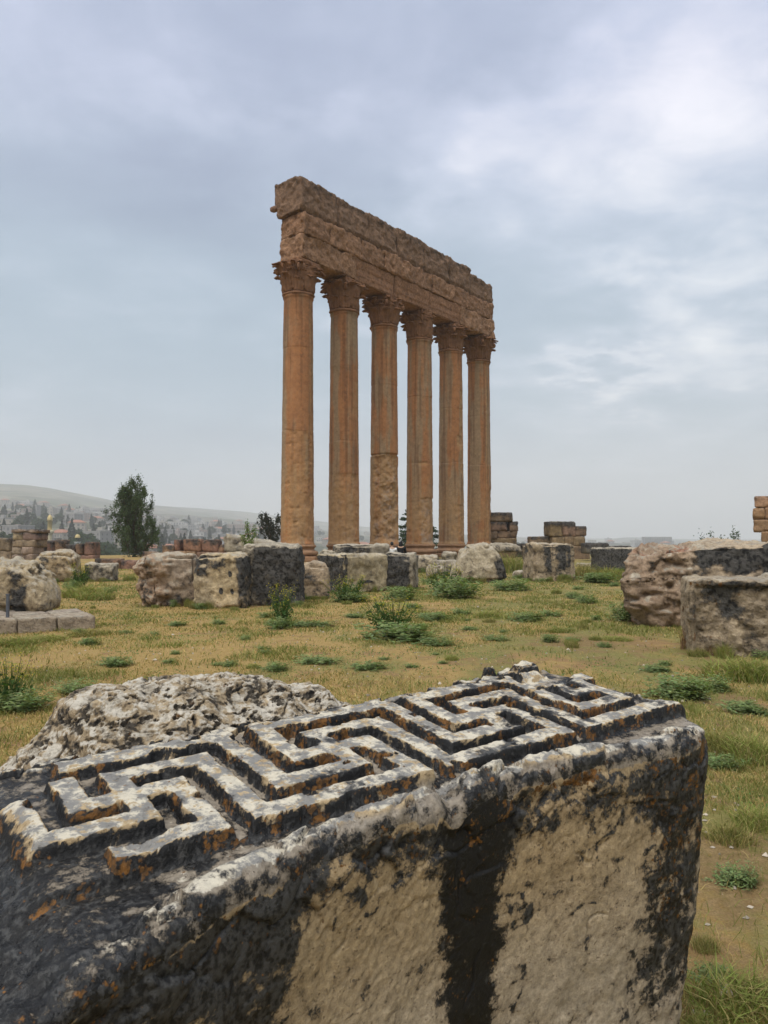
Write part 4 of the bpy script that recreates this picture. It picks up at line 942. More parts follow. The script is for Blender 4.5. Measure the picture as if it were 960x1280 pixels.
fallen('fallen_block', 'pitted block with a raised border framing its face, standing before the huge reddish boulder', 'stone block', 850, 1000, 726, 824, 1.0, -17, 47, tint=(.32, .25, .165), warp=w_p, rough=lambda P: .26 * ((P[:, 1] < -.9) & (P[:, 0] > -.85) & (P[:, 2] < .8)), amp=.03, amp2=.05, chip=.08, r=.05, paint=p_p, group=GB, masks=(.12, .08, .14), res=.018)
fallen('rubble_stone', 'pale stone peeping over the panelled block at the right edge', 'rubble stone', 944, 1010, 718, 770, .7, 0, 48, tint=PALE, rough=.4, amp=.06, chip=.2, r=.15, group='small stones among the fallen blocks', masks=(.12, .04, .3), Yd=13.0)

# slim metal post on the footing
def post():
    b = at(9.5, 770, 13.9); z0 = fz
    P, Q = box_lattice(3, 3, 12); V = P * np.array([.022, .022, .20]) + np.array([0, 0, .20])
    o = link('metal_post', mesh('metal_post', V, Q, mats=[simple('dull_steel', (.12, .13, .15), .5, .6)], smooth=False), None, loc=(b[0], b[1], z0))
    P, Q = box_lattice(3, 3, 3); c = link('cap', mesh('cap', P * np.array([.03, .03, .012]), Q, mats=[bpy.data.materials['dull_steel']], smooth=False), o, loc=(0, 0, .41))
    tag(o, 'short grey metal post on the stone footing at the left edge', 'post')
post()

# ------------------------------------------------------------------ ruined piers and walls beyond the columns
def ruin(name, label, cat, Y, blocks, thick, seed, tint=(.215, .145, .092), dark=.34, group=None, darktop=.28, yaw=0.):
    xs_ = [b[0] for b in blocks] + [b[1] for b in blocks]; yb = max(b[3] for b in blocks)
    x = (min(xs_) + max(xs_)) / 2; g = at(x, yb, Y); zt_ = zg(g[0], Y); z0 = g[2]
    root = empty(name, (g[0], Y, min(z0, zt_) - .1), R(yaw)); tag(root, label, cat, group); rr = np.random.default_rng(seed)
    for k, b in enumerate(blocks):
        a, c = at(b[0], b[3], Y), at(b[1], b[2], Y); th = thick * rr.uniform(.9, 1.08); low = b[3] == yb
        zlo = root.location.z if low else a[2]
        t = np.array(tint) * rr.uniform(.8, 1.2) * np.array([1, rr.uniform(.92, 1.06), rr.uniform(.85, 1.05)])
        masonry('stone_course' if (b[1] - b[0]) > 30 else 'masonry_block', (c[0] - a[0] - .005, th, c[2] - zlo + .03), seed * 13 + k, root, ((a[0] + c[0]) / 2 - g[0], th / 2 + rr.uniform(-.12, .05), zlo - root.location.z), res=max(.1, Y * .0022), r=.035, amp=.05, amp2=.05, chip=.14,
                tint=t, masks=(dark, .08, .06), mat=M_RUIN, freq=1.0, darktop=(darktop if b[2] < min(q[2] for q in blocks) + 12 else .06))
    return root
GR = 'ruined masonry around the terrace'
ruin('ruined_pier', 'ruined pier of stacked blocks with a small gap showing sky', 'ruin', 70, [(612, 641, 641, 652), (612, 634, 652, 664), (637, 648, 652, 664), (611, 622, 664, 674), (622, 647, 664, 673), (612, 646, 673, 690), (606, 612, 644, 656)], 2.2, 3, group=GR)
ruin('ruined_pier', 'ruined pier topped by wide dark bracket stones, two stubs side by side', 'ruin', 66, [(687, 703, 652, 671), (703, 720, 652, 671), (719, 734, 658, 671), (690, 706, 671, 684), (706, 717, 671, 684), (717, 732, 671, 683), (690, 712, 684, 702), (712, 737, 683, 702)], 2.4, 4, group=GR)
ruin('ruined_wall', 'low dark wall stub just left of the bracket-topped pier', 'ruin', 67, [(663, 690, 671, 681), (656, 690, 681, 698)], 1.5, 5, tint=(.22, .16, .11), dark=.32, group=GR)
ruin('ruined_wall', 'long low dark wall line running behind the streaked block', 'ruin', 74, [(640, 672, 680, 692), (672, 700, 681, 692)], 1.2, 6, tint=(.15, .13, .11), dark=.5, group=GR)
ruin('ruined_wall', 'flat dark stones just right of the bracket-topped pier', 'ruin', 60, [(732, 762, 679, 692), (760, 790, 683, 694)], 1.5, 7, tint=(.15, .13, .11), dark=.5, group=GR)
ruin('ruined_pier', 'tall warm-toned pier of stacked blocks cut by the right edge', 'ruin', 46, [(945, 975, 620, 634), (943, 957, 635, 649), (957, 978, 635, 649), (944, 978, 650, 665), (953, 980, 665, 678), (955, 980, 678, 694), (949, 985, 694, 712)], 1.8, 8, tint=(.30, .185, .105), dark=.22, group=GR, yaw=-27)
ruin('ruined_pier', 'weathered pier with a flat wider cap at the far left', 'ruin', 64, [(14, 48, 662, 666), (16, 28, 666, 675), (28, 46, 666, 675), (14, 44, 675, 684), (15, 27, 684, 693), (27, 42, 684, 693), (15, 42, 693, 712)], 2.2, 9, tint=(.27, .20, .145), dark=.30, group=GR)
ruin('ruined_wall', 'crumbling wall left of the flat-capped pier, at the left edge', 'ruin', 66, [(-30, 13, 673, 689), (-30, 14, 689, 712)], 1.4, 10, tint=(.27, .20, .15), dark=.30, group=GR)
ruin('ruined_wall', 'broken reddish wall of uneven height between the flat-capped pier and the poplar', 'ruin', 68, [(43, 58, 681, 712), (57, 68, 676, 692), (68, 80, 675, 692), (57, 80, 692, 712), (80, 94, 681, 712), (94, 104, 680, 694), (104, 118, 678, 694), (94, 118, 694, 712)], 1.6, 11, tint=(.25, .155, .10), dark=.34, group=GR)
ruin('ruined_wall', 'low reddish wall in front of the poplar', 'ruin', 44, [(118, 150, 699, 722), (150, 178, 701, 722), (178, 206, 702, 722)], 1.0, 12, tint=(.25, .15, .095), dark=.34, group=GR)
ruin('ruined_wall', 'stepped rust-coloured wall right of the poplar, behind the crumbly block', 'ruin', 62, [(203, 218, 682, 700), (217, 225, 675, 689), (229, 252, 674.5, 690), (252, 273, 675, 690), (217, 245, 689, 704), (245, 284, 690, 704), (273, 284, 681, 690)], 1.8, 13, tint=(.27, .16, .10), dark=.30, group=GR)
ruin('ruined_wall', 'small upright stone stub just right of the poplar', 'ruin', 60, [(178, 195, 690, 706)], 1.0, 14, tint=(.25, .16, .10), dark=.32, group=GR)

# ------------------------------------------------------------------ vegetation
def quads_from(centres, ax, ay):
    """leaf quads: centre, half axes"""
    V = np.stack([centres - ax, centres - ay * .55, centres + ax, centres + ay * .55], 1).reshape(-1, 3)
    return V, np.arange(len(V)).reshape(-1, 4)
def rand_unit(n, g): v = g.normal(size=(n, 3)); return v / np.linalg.norm(v, axis=1, keepdims=True)
def leaves(pts, size, g, up=.3, dirs=None):
    n = len(pts); a = rand_unit(n, g) if dirs is None else dirs + .6 * rand_unit(n, g); a[:, 2] += up * .3; a /= np.linalg.norm(a, axis=1, keepdims=True)
    b = np.cross(a, rand_unit(n, g)); b /= np.linalg.norm(b, axis=1, keepdims=True) + 1e-9
    s = (size * g.uniform(.6, 1.35, n))[:, None]; return quads_from(pts, a * s, b * s)
def tube(pts, rad, ns=7):
    pts = np.asarray(pts, float); n = len(pts); th = np.linspace(0, 2 * np.pi, ns, endpoint=False); t = np.gradient(pts, axis=0); t /= np.linalg.norm(t, axis=1, keepdims=True) + 1e-9
    ref = np.where(np.abs(t[:, 2:3]) < .9, np.array([[0, 0, 1.]]), np.array([[1., 0, 0]])); a = np.cross(t, ref); a /= np.linalg.norm(a, axis=1, keepdims=True); b = np.cross(t, a)
    V = (pts[:, None] + np.asarray(rad)[:, None, None] * (a[:, None] * np.cos(th)[None, :, None] + b[:, None] * np.sin(th)[None, :, None])).reshape(-1, 3)
    idx = np.arange(n * ns).reshape(n, ns); j = np.roll(idx, -1, 1); return V, np.stack([idx[:-1], j[:-1], j[1:], idx[1:]], -1).reshape(-1, 4)
def join(parts):
    Vs, Qs, o = [], [], 0
    for V, Q in parts: Vs.append(V); Qs.append(Q + o); o += len(V)
    return np.vstack(Vs), np.vstack(Qs)
def leaf_tint(n, c, g, per=4, spread=.25):
    f = g.normal(1, spread, (n, 1)).clip(.45, 1.7) * np.array([1, 1, 1.]) * (1 + g.normal(0, .08, (n, 3))); return np.repeat(np.clip(np.asarray(c) * f, 0, 1), per, 0)

def limb_tree(name, label, cat, loc, H, seed, limbs, leaf, nleaf, tint, trunk_r, spread, h0=.12, top_taper=.3, group=None, lean=.0, clump=.10):
    """trunk with rising limbs; leaves in clumps along twigs, so that sky shows between them"""
    g = np.random.default_rng(seed); root = empty(name, loc); tag(root, label, cat, group)
    parts = []; tips = []
    tp = np.stack([lean * H * np.linspace(0, 1, 9) ** 2 + .012 * H * np.sin(np.linspace(0, 5, 9)), .01 * H * np.cos(np.linspace(0, 4, 9)), np.linspace(0, H * .9, 9)], 1); tr = np.linspace(trunk_r, trunk_r * .12, 9); parts.append(tube(tp, tr, 8))
    for k in range(limbs):
        f = h0 + (.86 - h0) * (k + g.uniform(0, 1)) / limbs; p0 = np.array([np.interp(f * H, tp[:, 2], tp[:, 0]), np.interp(f * H, tp[:, 2], tp[:, 1]), f * H])
        az = g.uniform(0, 2 * np.pi); L = spread(f) * H * g.uniform(.75, 1.2); rise = L * g.uniform(.8, 1.7)
        s = np.linspace(0, 1, 6)[:, None]; d = np.array([math.cos(az), math.sin(az), 0]); pts = p0 + d * L * s ** .8 + np.array([0, 0, 1]) * rise * s ** 1.3 + g.normal(0, .015 * H, (6, 3)) * s
        parts.append(tube(pts, np.linspace(trunk_r * .30 * (1 - f * .6), .012, 6), 5))
        for q in range(5): tips.append(pts[min(5, 1 + q)] + g.normal(0, L * .16, 3))
        tips.append(pts[-1]); tips.append(pts[-1] + np.array([0, 0, L * .35]))
    for q in np.linspace(h0 + .1, 1, 12): tips.append(np.array([np.interp(q * H, tp[:, 2], tp[:, 0]), np.interp(q * H, tp[:, 2], tp[:, 1]), q * H]) + g.normal(0, .02 * H, 3))
    V, Q = join(parts); link('trunk', mesh('trunk', V, Q, mats=[M_BARK]), root)
    tips = np.array(tips); w = g.uniform(.4, 1.4, len(tips)); w /= w.sum(); c = tips[g.choice(len(tips), nleaf, p=w)]
    pts = c + g.normal(0, 1, (nleaf, 3)) * clump * H * np.array([.55, .55, 1.0]) * g.uniform(.3, 1, (nleaf, 1)); pts[:, 2] = np.maximum(pts[:, 2], h0 * H * .6)
    V, Q = leaves(pts, leaf, g, 1.5); cl = 1 + .28 * fbm(pts * 1.1 / (clump * H), 2, seed)
    t = leaf_tint(nleaf, tint, g) * np.repeat(cl, 4)[:, None]
    link('crown', mesh('crown', V, Q, attrs={'tint': np.clip(t, 0, 1)}, mats=[M_LEAF], smooth=False), root)
    return root
pb = at(166, 703, 76)
limb_tree('poplar_tree', 'tall loose poplar rising between the left ruins and the hazy hillside', 'tree', (pb[0], 76, pb[2] - .3), 7.9, 91, 60, .075, 34000, (.085, .120, .060), .16, lambda f: .24 * (1 - f) ** .6 + .03, h0=.03, clump=.040)
def conifer(name, label, loc, H, W, seed, tint, nleaf=9000, group=None):
    g = np.random.default_rng(seed); root = empty(name, loc); tag(root, label, 'tree', group)
    V, Q = tube(np.stack([np.zeros(8), np.zeros(8), np.linspace(0, H * .97, 8)], 1), np.linspace(H * .022, .02, 8), 8); parts = [(V, Q)]; tips = []
    for k in range(70):
        f = .08 + .88 * k / 70; L = W * (1 - f) ** .85 * g.uniform(.7, 1.1) + .1; az = k * 2.4; d = np.array([math.cos(az), math.sin(az), -.16 + .3 * f]); s = np.linspace(0, 1, 5)[:, None]; pts = np.array([0, 0, f * H]) + d * L * s
        parts.append(tube(pts, np.linspace(.05 * (1 - f) + .01, .008, 5), 4))
        for q in np.linspace(.25, 1, 7): tips.append(pts[0] + d * L * q)
    V, Q = join(parts); link('trunk', mesh('trunk', V, Q, mats=[M_BARK]), root)
    tips = np.array(tips); c = tips[g.integers(0, len(tips), nleaf)]; pts = c + g.normal(0, 1, (nleaf, 3)) * np.array([.16, .16, .09]) * H / 9
    V, Q = leaves(pts, .15 * H / 9, g, -.5); link('crown', mesh('crown', V, Q, attrs={'tint': leaf_tint(nleaf, tint, g)}, mats=[M_LEAF], smooth=False), root); return root
cb_ = at(522, 690, 104)
conifer('spruce_tree', 'dark conifer standing behind the third, fourth and fifth columns', (cb_[0], 104, zg(cb_[0], 104) - .2), at(522, 607, 104)[2] - zg(cb_[0], 104) + .2, 3.6, 92, (.050, .078, .044), 17000)
pn = at(341, 676, 96)
limb_tree('pine_tree', 'small dark pine behind the tilted slab, left of the closest column', 'tree', (pn[0], 96, zg(pn[0], 96) - .2), at(341, 653, 96)[2] - zg(pn[0], 96) - .1, 93, 20, .14, 2600, (.030, .036, .026), .14, lambda f: .34 * (1 - f) ** .3 + .08, h0=.3, clump=.075)
for (px, pt, Y, sd_, lab) in ((877.5, 671, 130, 94, 'small upright tree top showing over the huge reddish boulder'), (915, 676, 122, 95, 'low bushy tree top showing over the black-stained edge of the huge boulder')):
    b = at(px, 690, Y); z0 = zg(b[0], Y); limb_tree('small_tree', lab, 'tree', (b[0], Y, z0), at(px, pt, Y)[2] - z0, sd_, 16, .16, 1500, (.055, .085, .035), .12, lambda f: (.24 if sd_ == 95 else .12) * (1 - f) ** .4 + .04, h0=.3, clump=.06)

# shrub growing on the black-faced block
sb = at(311, 690, 20.3)
limb_tree('block_shrub', 'bright green leafy shrub growing on top of the black-faced block', 'shrub', (sb[0], 20.3, sb[2] - .04), .62, 96, 9, .022, 900, (.13, .19, .045), .012, lambda f: .26, h0=.02, clump=.14)

# ---- weeds: one mesh of each kind, then copies
def weed_leafy(seed, n=95, tint=(.19, .24, .10)):
    g = np.random.default_rng(seed); pts, ax, ay = [], [], []
    for k in range(n):
        az = g.uniform(0, 2 * np.pi); L = g.uniform(.25, .75); rise = g.uniform(.2, .95); o_ = g.normal(0, .16, 2)
        for t in np.linspace(.2, 1, 9):
            p = np.array([o_[0] + math.cos(az) * L * t * .5, o_[1] + math.sin(az) * L * t * .5, rise * (math.sin(t * 1.7)) * .62]) + g.normal(0, .03, 3); 
            for s in (-1, 1):
                d = np.array([math.cos(az + s * 1.0), math.sin(az + s * 1.0), g.uniform(-.2, .5)]); l = .052 * (1.25 - t * .7) * g.uniform(.7, 1.3)
                pts.append(p + d * l * .8); ax.append(d * l); ay.append(np.cross(d, [0, 0, 1.]) * l * .55 + np.array([0, 0, .02]))
    V, Q = quads_from(np.array(pts), np.array(ax), np.array(ay)); return mesh('weed_leafy', V, Q, attrs={'tint': leaf_tint(len(pts), tint, g)}, mats=[M_LEAF], smooth=False)
def weed_mustard(seed, n=40):
    g = np.random.default_rng(seed); T = []; Vs = []; Qs = []; off = 0; C = []
    for k in range(n):
        az = g.uniform(0, 2 * np.pi); b = g.uniform(0, .26); ln = g.uniform(.05, .38); h = g.uniform(.55, 1.); s = np.linspace(0, 1, 5)
        pts = np.stack([math.cos(az) * (b + ln * s ** 1.5), math.sin(az) * (b + ln * s ** 1.5), h * s], 1); V, Q = tube(pts, np.linspace(.007, .004, 5), 3); Vs.append(V); Qs.append(Q + off); off += len(V); C.append(np.tile([.085, .13, .04], (len(V), 1)))
        m = g.integers(7, 12); q = np.stack([np.interp(g.uniform(.05, .85, m) ** 1.4, s, pts[:, c]) for c in range(3)], 1); q = pts[0] + (pts[-1] - pts[0]) * (g.uniform(.05, .8, m) ** 1.5)[:, None] + g.normal(0, .03, (m, 3))
        V, Q = leaves(q, .045, g, .5); Vs.append(V); Qs.append(Q + off); off += len(V); C.append(leaf_tint(m, (.07, .12, .04), g))
        m = g.integers(4, 9); q = pts[-1] + g.normal(0, .035, (m, 3)) * np.array([1, 1, 1.6]); V, Q = leaves(q, .015, g); Vs.append(V); Qs.append(Q + off); off += len(V); C.append(leaf_tint(m, (.52, .46, .05), g, spread=.1))
    return mesh('weed_mustard', np.vstack(Vs), np.vstack(Qs), attrs={'tint': np.clip(np.vstack(C), 0, 1)}, mats=[M_LEAF], smooth=False)
def blades(base, h, w, g, bend=.5):
    n = len(base); az = g.uniform(0, 2 * np.pi, n); b = bend * g.uniform(.2, 1.3, n) * h; d = np.stack([np.cos(az), np.sin(az), az * 0], 1); a2 = g.uniform(0, 2 * np.pi, n); s = np.stack([np.cos(a2), np.sin(a2), a2 * 0], 1) * w[:, None]
    z = np.array([0, 0, 1.]); m = base + d * (b * .3)[:, None] + z * (h * .6)[:, None]; t = base + d * b[:, None] + z * (h * .95)[:, None]
    V = np.stack([base - s, base + s, m + s * .7, m - s * .7, t], 1).reshape(-1, 3); i = np.arange(n)[:, None] * 5
    return V, (i + np.array([[0, 1, 2, 3]])), (i + np.array([[3, 2, 4]]))
def weed_grass(seed, n=560, tint=(.225, .26, .07), sp=.36, tint2=(.33, .27, .11), f2=.38):
    g = np.random.default_rng(seed); r = sp * np.sqrt(g.uniform(0, 1, n)); a = g.uniform(0, 2 * np.pi, n); b = np.stack([r * np.cos(a), r * np.sin(a), r * 0], 1); h = g.uniform(.4, 1, n) * (1 - .4 * r / sp)
    V, Q, T = blades(b, h, g.uniform(.0045, .010, n), g, .55); c = np.where(g.uniform(0, 1, (n, 1)) < f2, np.array(tint2), np.array(tint)) * g.normal(1, .2, (n, 1)).clip(.5, 1.5); return mesh('weed_grass', V, Q, T, attrs={'tint': np.clip(np.repeat(c, 5, 0), 0, 1)}, mats=[M_GRASS], smooth=False)
WM = {'leafy': [weed_leafy(201), weed_leafy(202, 115), weed_leafy(203, 75, (.21, .26, .11))], 'mustard': [weed_mustard(211), weed_mustard(212, 55)],
      'grass': [weed_grass(221), weed_grass(222, 640, (.195, .235, .065)), weed_grass(223, 460, (.20, .205, .065), f2=.5)], 'dry': [weed_grass(231, 420, (.26, .15, .085), .36, (.34, .22, .14))]}
WL = {'leafy': ('leafy_weed', 'weed'), 'mustard': ('mustard_plant', 'wildflower'), 'grass': ('grass_tuft', 'grass tuft'), 'dry': ('dry_weed', 'weed')}
# kind, px, base row, width px, height px, label
WEEDS = [('leafy', 24, 888, 78, 40, 'dark green broad weed at the left edge, closest one behind the grey rubble core'), ('mustard', 12, 884, 70, 72, 'tall yellow-flowered mustard rising from the dark weed at the left edge'),
    ('leafy', 98, 866, 56, 24, 'spreading weed just behind the left end of the carved block'), ('leafy', 146, 832, 42, 18, 'round dark weed left of the middle of the dry grass, below the stone footing'), ('leafy', 112, 806, 30, 14, 'small weed right below the stone footing'),
    ('mustard', 352, 782, 40, 58, 'bushy yellow mustard before the black-faced block'), ('leafy', 352, 786, 40, 24, 'leafy clump at the foot of the bushy mustard'), ('leafy', 346, 838, 32, 16, 'compact weed just behind the crest of the rubble core'),
    ('leafy', 398, 828, 64, 13, 'wide flat weed patch behind the gap of the carved block'), ('leafy', 462, 836, 48, 15, 'weed patch close behind the carved block, beside a white pebble'), ('leafy', 505, 800, 96, 30, 'widest weed clump in the middle of the grass'),
    ('mustard', 492, 788, 72, 46, 'sparse yellow mustard behind the widest weed clump'), ('leafy', 548, 806, 44, 14, 'weed trailing off right of the widest clump'), ('leafy', 548, 776, 46, 16, 'weed below the pale rubble stones'), ('leafy', 578, 768, 28, 12, 'small weed between two larger ones below the pale boulder'),
    ('grass', 610, 772, 38, 16, 'light green tuft below the pale boulder'), ('leafy', 660, 776, 46, 15, 'weed below the streaked upright block'), ('leafy', 690, 770, 34, 12, 'weed right of the one below the streaked block'), ('leafy', 734, 754, 28, 16, 'single round weed alone in the grass left of the huge boulder'),
    ('grass', 700, 790, 40, 11, 'pale green tuft in the open grass right of centre'), ('leafy', 780, 776, 34, 38, 'dark weed leaning against the huge reddish boulder'), ('leafy', 570, 748, 74, 42, 'big dark clump in front of the pale boulder'), ('mustard', 556, 740, 52, 40, 'mustard left of the pale boulder'),
    ('leafy', 640, 738, 56, 22, 'weeds at the foot of the streaked upright block, left side'), ('grass', 640, 716, 40, 38, 'tall bright grass between the pale boulder and the streaked block'), ('grass', 622, 716, 30, 34, 'tall bright grass touching the black shoulder of the pale boulder'),
    ('grass', 730, 724, 44, 34, 'tall grass between the streaked block and the near-black block'), ('grass', 764, 724, 52, 26, 'grass along the foot of the near-black block'), ('leafy', 750, 728, 50, 18, 'dark weeds before the near-black block'),
    ('mustard', 432, 752, 64, 36, 'yellow flowers at the foot of the sharp squared block'), ('leafy', 440, 752, 50, 20, 'leafy weeds before the sharp squared block'), ('leafy', 502, 750, 46, 24, 'weeds at the foot of the dark block before the visitors'),
    ('leafy', 306, 800, 18, 10, 'tiny weed left of centre in the dry grass'), ('leafy', 390, 782, 60, 10, 'flat weed patch right of the bushy mustard'), ('leafy', 222, 782, 26, 9, 'tiny weed below the crumbly block'), ('leafy', 330, 812, 20, 8, 'tiny weed behind the rubble core'),
    ('grass', 104, 746, 54, 26, 'yellow-green grass at the foot of the rounded tan boulder'), ('grass', 120, 750, 50, 20, 'tall grass right of the cream block on the footing'), ('leafy', 136, 742, 24, 14, 'dark weed under the drum-like stone'), ('mustard', 100, 734, 34, 34, 'flowering stems against the rounded tan boulder'),
    ('grass', 20, 806, 60, 18, 'green grass in front of the footing at the left edge'), ('grass', 112, 794, 60, 15, 'grass along the right end of the footing'), ('grass', 60, 800, 50, 12, 'thin grass under the middle of the footing'),
    ('leafy', 850, 872, 80, 38, 'green creeping weed behind the right corner of the carved block'), ('leafy', 890, 862, 60, 26, 'creeping weed below the pink dry weed'), ('grass', 922, 848, 90, 44, 'tall bright grass in front of the panelled block'), ('grass', 950, 850, 70, 46, 'bright grass at the right edge before the panelled block'),
    ('dry', 872, 812, 52, 54, 'pinkish dry weed against the left edge of the panelled block'), ('dry', 888, 818, 40, 30, 'low dry stalks under the panelled block'), ('leafy', 936, 890, 60, 18, 'dark flat weed at the right edge below the bright grass'),
    ('grass', 898, 940, 64, 46, 'green tuft right of the carved block upper corner'), ('grass', 935, 948, 70, 50, 'green grass at the right edge beside the carved block'), ('leafy', 905, 960, 56, 24, 'clover-like weed right of the carved block upper corner'), ('grass', 912, 1050, 64, 40, 'bleached green tuft right of the block, halfway down its side'), ('grass', 945, 1032, 60, 40, 'thin grass at the right edge halfway down'),
    ('leafy', 922, 1102, 62, 26, 'small dark leafy weed on bare soil right of the block'), ('grass', 882, 1186, 36, 34, 'narrow tuft hugging the lower right side of the carved block'), ('grass', 926, 1262, 120, 66, 'large straw-tipped tuft in the lower right corner'), ('leafy', 900, 1228, 60, 22, 'low weed behind the large straw-tipped tuft'), ('grass', 965, 1250, 84, 50, 'straw-tipped grass cut by the right edge near the bottom'),
    ('grass', 878, 1290, 60, 36, 'tuft at the bottom edge beside the carved block'), ('leafy', 445, 772, 34, 8, 'faint flat weed below the sharp squared block'), ('leafy', 620, 800, 40, 9, 'faint flat weed right of the widest clump'), ('grass', 770, 800, 44, 9, 'short grass patch left of the panelled block'), ('leafy', 820, 838, 46, 9, 'flat weed below the pinkish dry weed')]
gw = np.random.default_rng(55); proto = {}
for n_, (k, px, pb_, w, h, lab) in enumerate(WEEDS):
    p = ground(px, pb_); Y = p[1]; me = WM[k][n_ % len(WM[k])]
    o = link(WL[k][0], me, None, loc=(p[0], Y, p[2] - .01)); o.rotation_euler = (0, 0, gw.uniform(0, 6.28)); sw = w / F * Y * (1.05 if k != 'grass' else 1.25); sh = h / F * Y * (1.15 if k == 'leafy' else .9)
    o.scale = (sw, sw * gw.uniform(.8, 1.1), sh); tag(o, lab, WL[k][1], {'leafy': 'leafy weeds in the dry grass', 'mustard': 'flowering mustard plants', 'grass': 'green grass tufts', 'dry': 'dry weeds at the panelled block'}[k])

# tufts that have seeded themselves along the feet of the blocks
def foot_tufts():
    g = np.random.default_rng(58)
    for o in [q for q in SC.objects if q.name.split('.')[0] in ('fallen_block', 'rubble_stone') and q.parent is None and q.location.y > 9 and q.location.z < .4]:
        V = np.empty(len(o.data.vertices) * 3, np.float32); o.data.vertices.foreach_get('co', V); V = V.reshape(-1, 3); low = V[V[:, 2] < V[:, 2].min() + .22]; Y = o.location.y
        fr = low[low[:, 1] < np.percentile(low[:, 1], 12)]
        for _ in range(int(2 + (V[:, 0].max() - V[:, 0].min()) * 2.2)):
            q = fr[g.integers(0, len(fr))]; c, s = math.cos(o.rotation_euler.z), math.sin(o.rotation_euler.z); x, y = o.location.x + q[0] * c - q[1] * s, o.location.y + q[0] * s + q[1] * c - g.uniform(.03, .22)
            k = 'grass' if g.random() < .6 else 'leafy'; w = g.uniform(.18, .42) * (1.5 if 26 < Y < 40 and x > 1 else 1); t = link(WL[k][0], WM[k][int(g.integers(0, 3))], None, loc=(x, y, zg(x, y) - .01)); t.rotation_euler = (0, 0, g.uniform(0, 6.28)); t.scale = (w, w, g.uniform(.14, .36) * (1.6 if 26 < Y < 40 and x > 1 else 1))
            tag(t, 'small green tuft growing against the foot of a fallen block' if k == 'grass' else 'small leafy weed growing against the foot of a fallen block', WL[k][1], 'tufts along the feet of the blocks' if k == 'grass' else 'weeds along the feet of the blocks')
    spots = []
    for _ in range(75):                                          # and loose ones over the middle of the terrace
        px, py = g.uniform(60, 860), 726 + 110 * g.random() ** 1.3; p = ground(px, py); Y = p[1]
        k = 'grass' if g.random() < .5 else 'leafy'; w = g.uniform(10, 26) / F * Y; t = link(WL[k][0], WM[k][int(g.integers(0, 3))], None, loc=(p[0], Y, p[2] - .01)); t.rotation_euler = (0, 0, g.uniform(0, 6.28)); t.scale = (w, w, w * g.uniform(.35, .7))
        tag(t, 'small grass tuft scattered over the open dry grass' if k == 'grass' else 'small leafy weed scattered over the open dry grass', WL[k][1], 'small tufts over the open grass' if k == 'grass' else 'small weeds over the open grass')
foot_tufts()

# ---- turf: short straw and green blades, past counting
def turf():
    g = np.random.default_rng(66); n = 560000
    r = np.exp(g.uniform(math.log(2.0), math.log(46), n)); az = np.radians(g.uniform(-43, 43, n)); x, y = r * np.sin(az), r * np.cos(az)
    p = np.stack([x, y, x * 0], 1); z = terrain(x, y); p3 = p * np.array([1, 1, 1]); f1 = fbm(p3 * .42, 4, 61); f2 = fbm(p3 * 1.5, 4, 62); bare = sstep(.12, .34, fbm(p3 * .9 + 7, 4, 63) + .3 * f1)
    path = .95 * sstep(.25, .7, np.exp(-((x - 1.75) / .75) ** 2 - ((y - 3.55) / 1.2) ** 2) + np.exp(-((x - 1.9) / 3.) ** 2 - ((y - 10.2) / 1.6) ** 2) + np.exp(-((x - 3.6) / 1.6) ** 2 - ((y - 12.6) / 1.3) ** 2) + .5 * fbm(p3 * 1.9, 3, 163))
    keep = g.uniform(0, 1, n) > np.clip(bare * .85 + path, 0, .95); x, y, z, f1, f2, r = [q[keep] for q in (x, y, z, f1, f2, r)]; n = len(x)
    gn = g.uniform(0, 1, n) < np.clip(.22 + .16 * sstep(-3, 4, x) + .75 * sstep(.05, .4, f2) + .25 * f1 + .25 * sstep(2, 5, x) * sstep(9, 5, y) + .25 * sstep(.0, .5, f1) * sstep(14, 24, y), 0, .9)
    h = g.uniform(.012, .045, n) * (1 + .6 * gn) * (1 + .9 * np.clip(f2, -.5, 1)); w = np.maximum(.0016, r * .00048) * g.uniform(.7, 1.4, n)
    for nm, sel, ct, cs, lab in (('dry_grass', ~gn, (.40, .285, .108), (.51, .395, .19), 'short straw-coloured grass over the terrace'), ('green_grass', gn, (.155, .175, .05), (.26, .25, .085), 'thin green grass mixed into the straw')):
        b = np.stack([x[sel], y[sel], z[sel] - .003], 1); V, Q, T = blades(b, h[sel], w[sel], g, 1.1); mfac = g.uniform(0, 1, (len(b), 1)); c = (np.array(ct) * (1 - mfac) + np.array(cs) * mfac) * g.normal(1, .15, (len(b), 1)).clip(.5, 1.5) * (1 + .25 * f1[sel])[:, None]
        o = link(nm, mesh(nm, V, Q, T, attrs={'tint': np.clip(np.repeat(c, 5, 0), 0, 1)}, mats=[M_GRASS], smooth=False)); o['kind'] = 'stuff'; o['label'] = lab
turf()
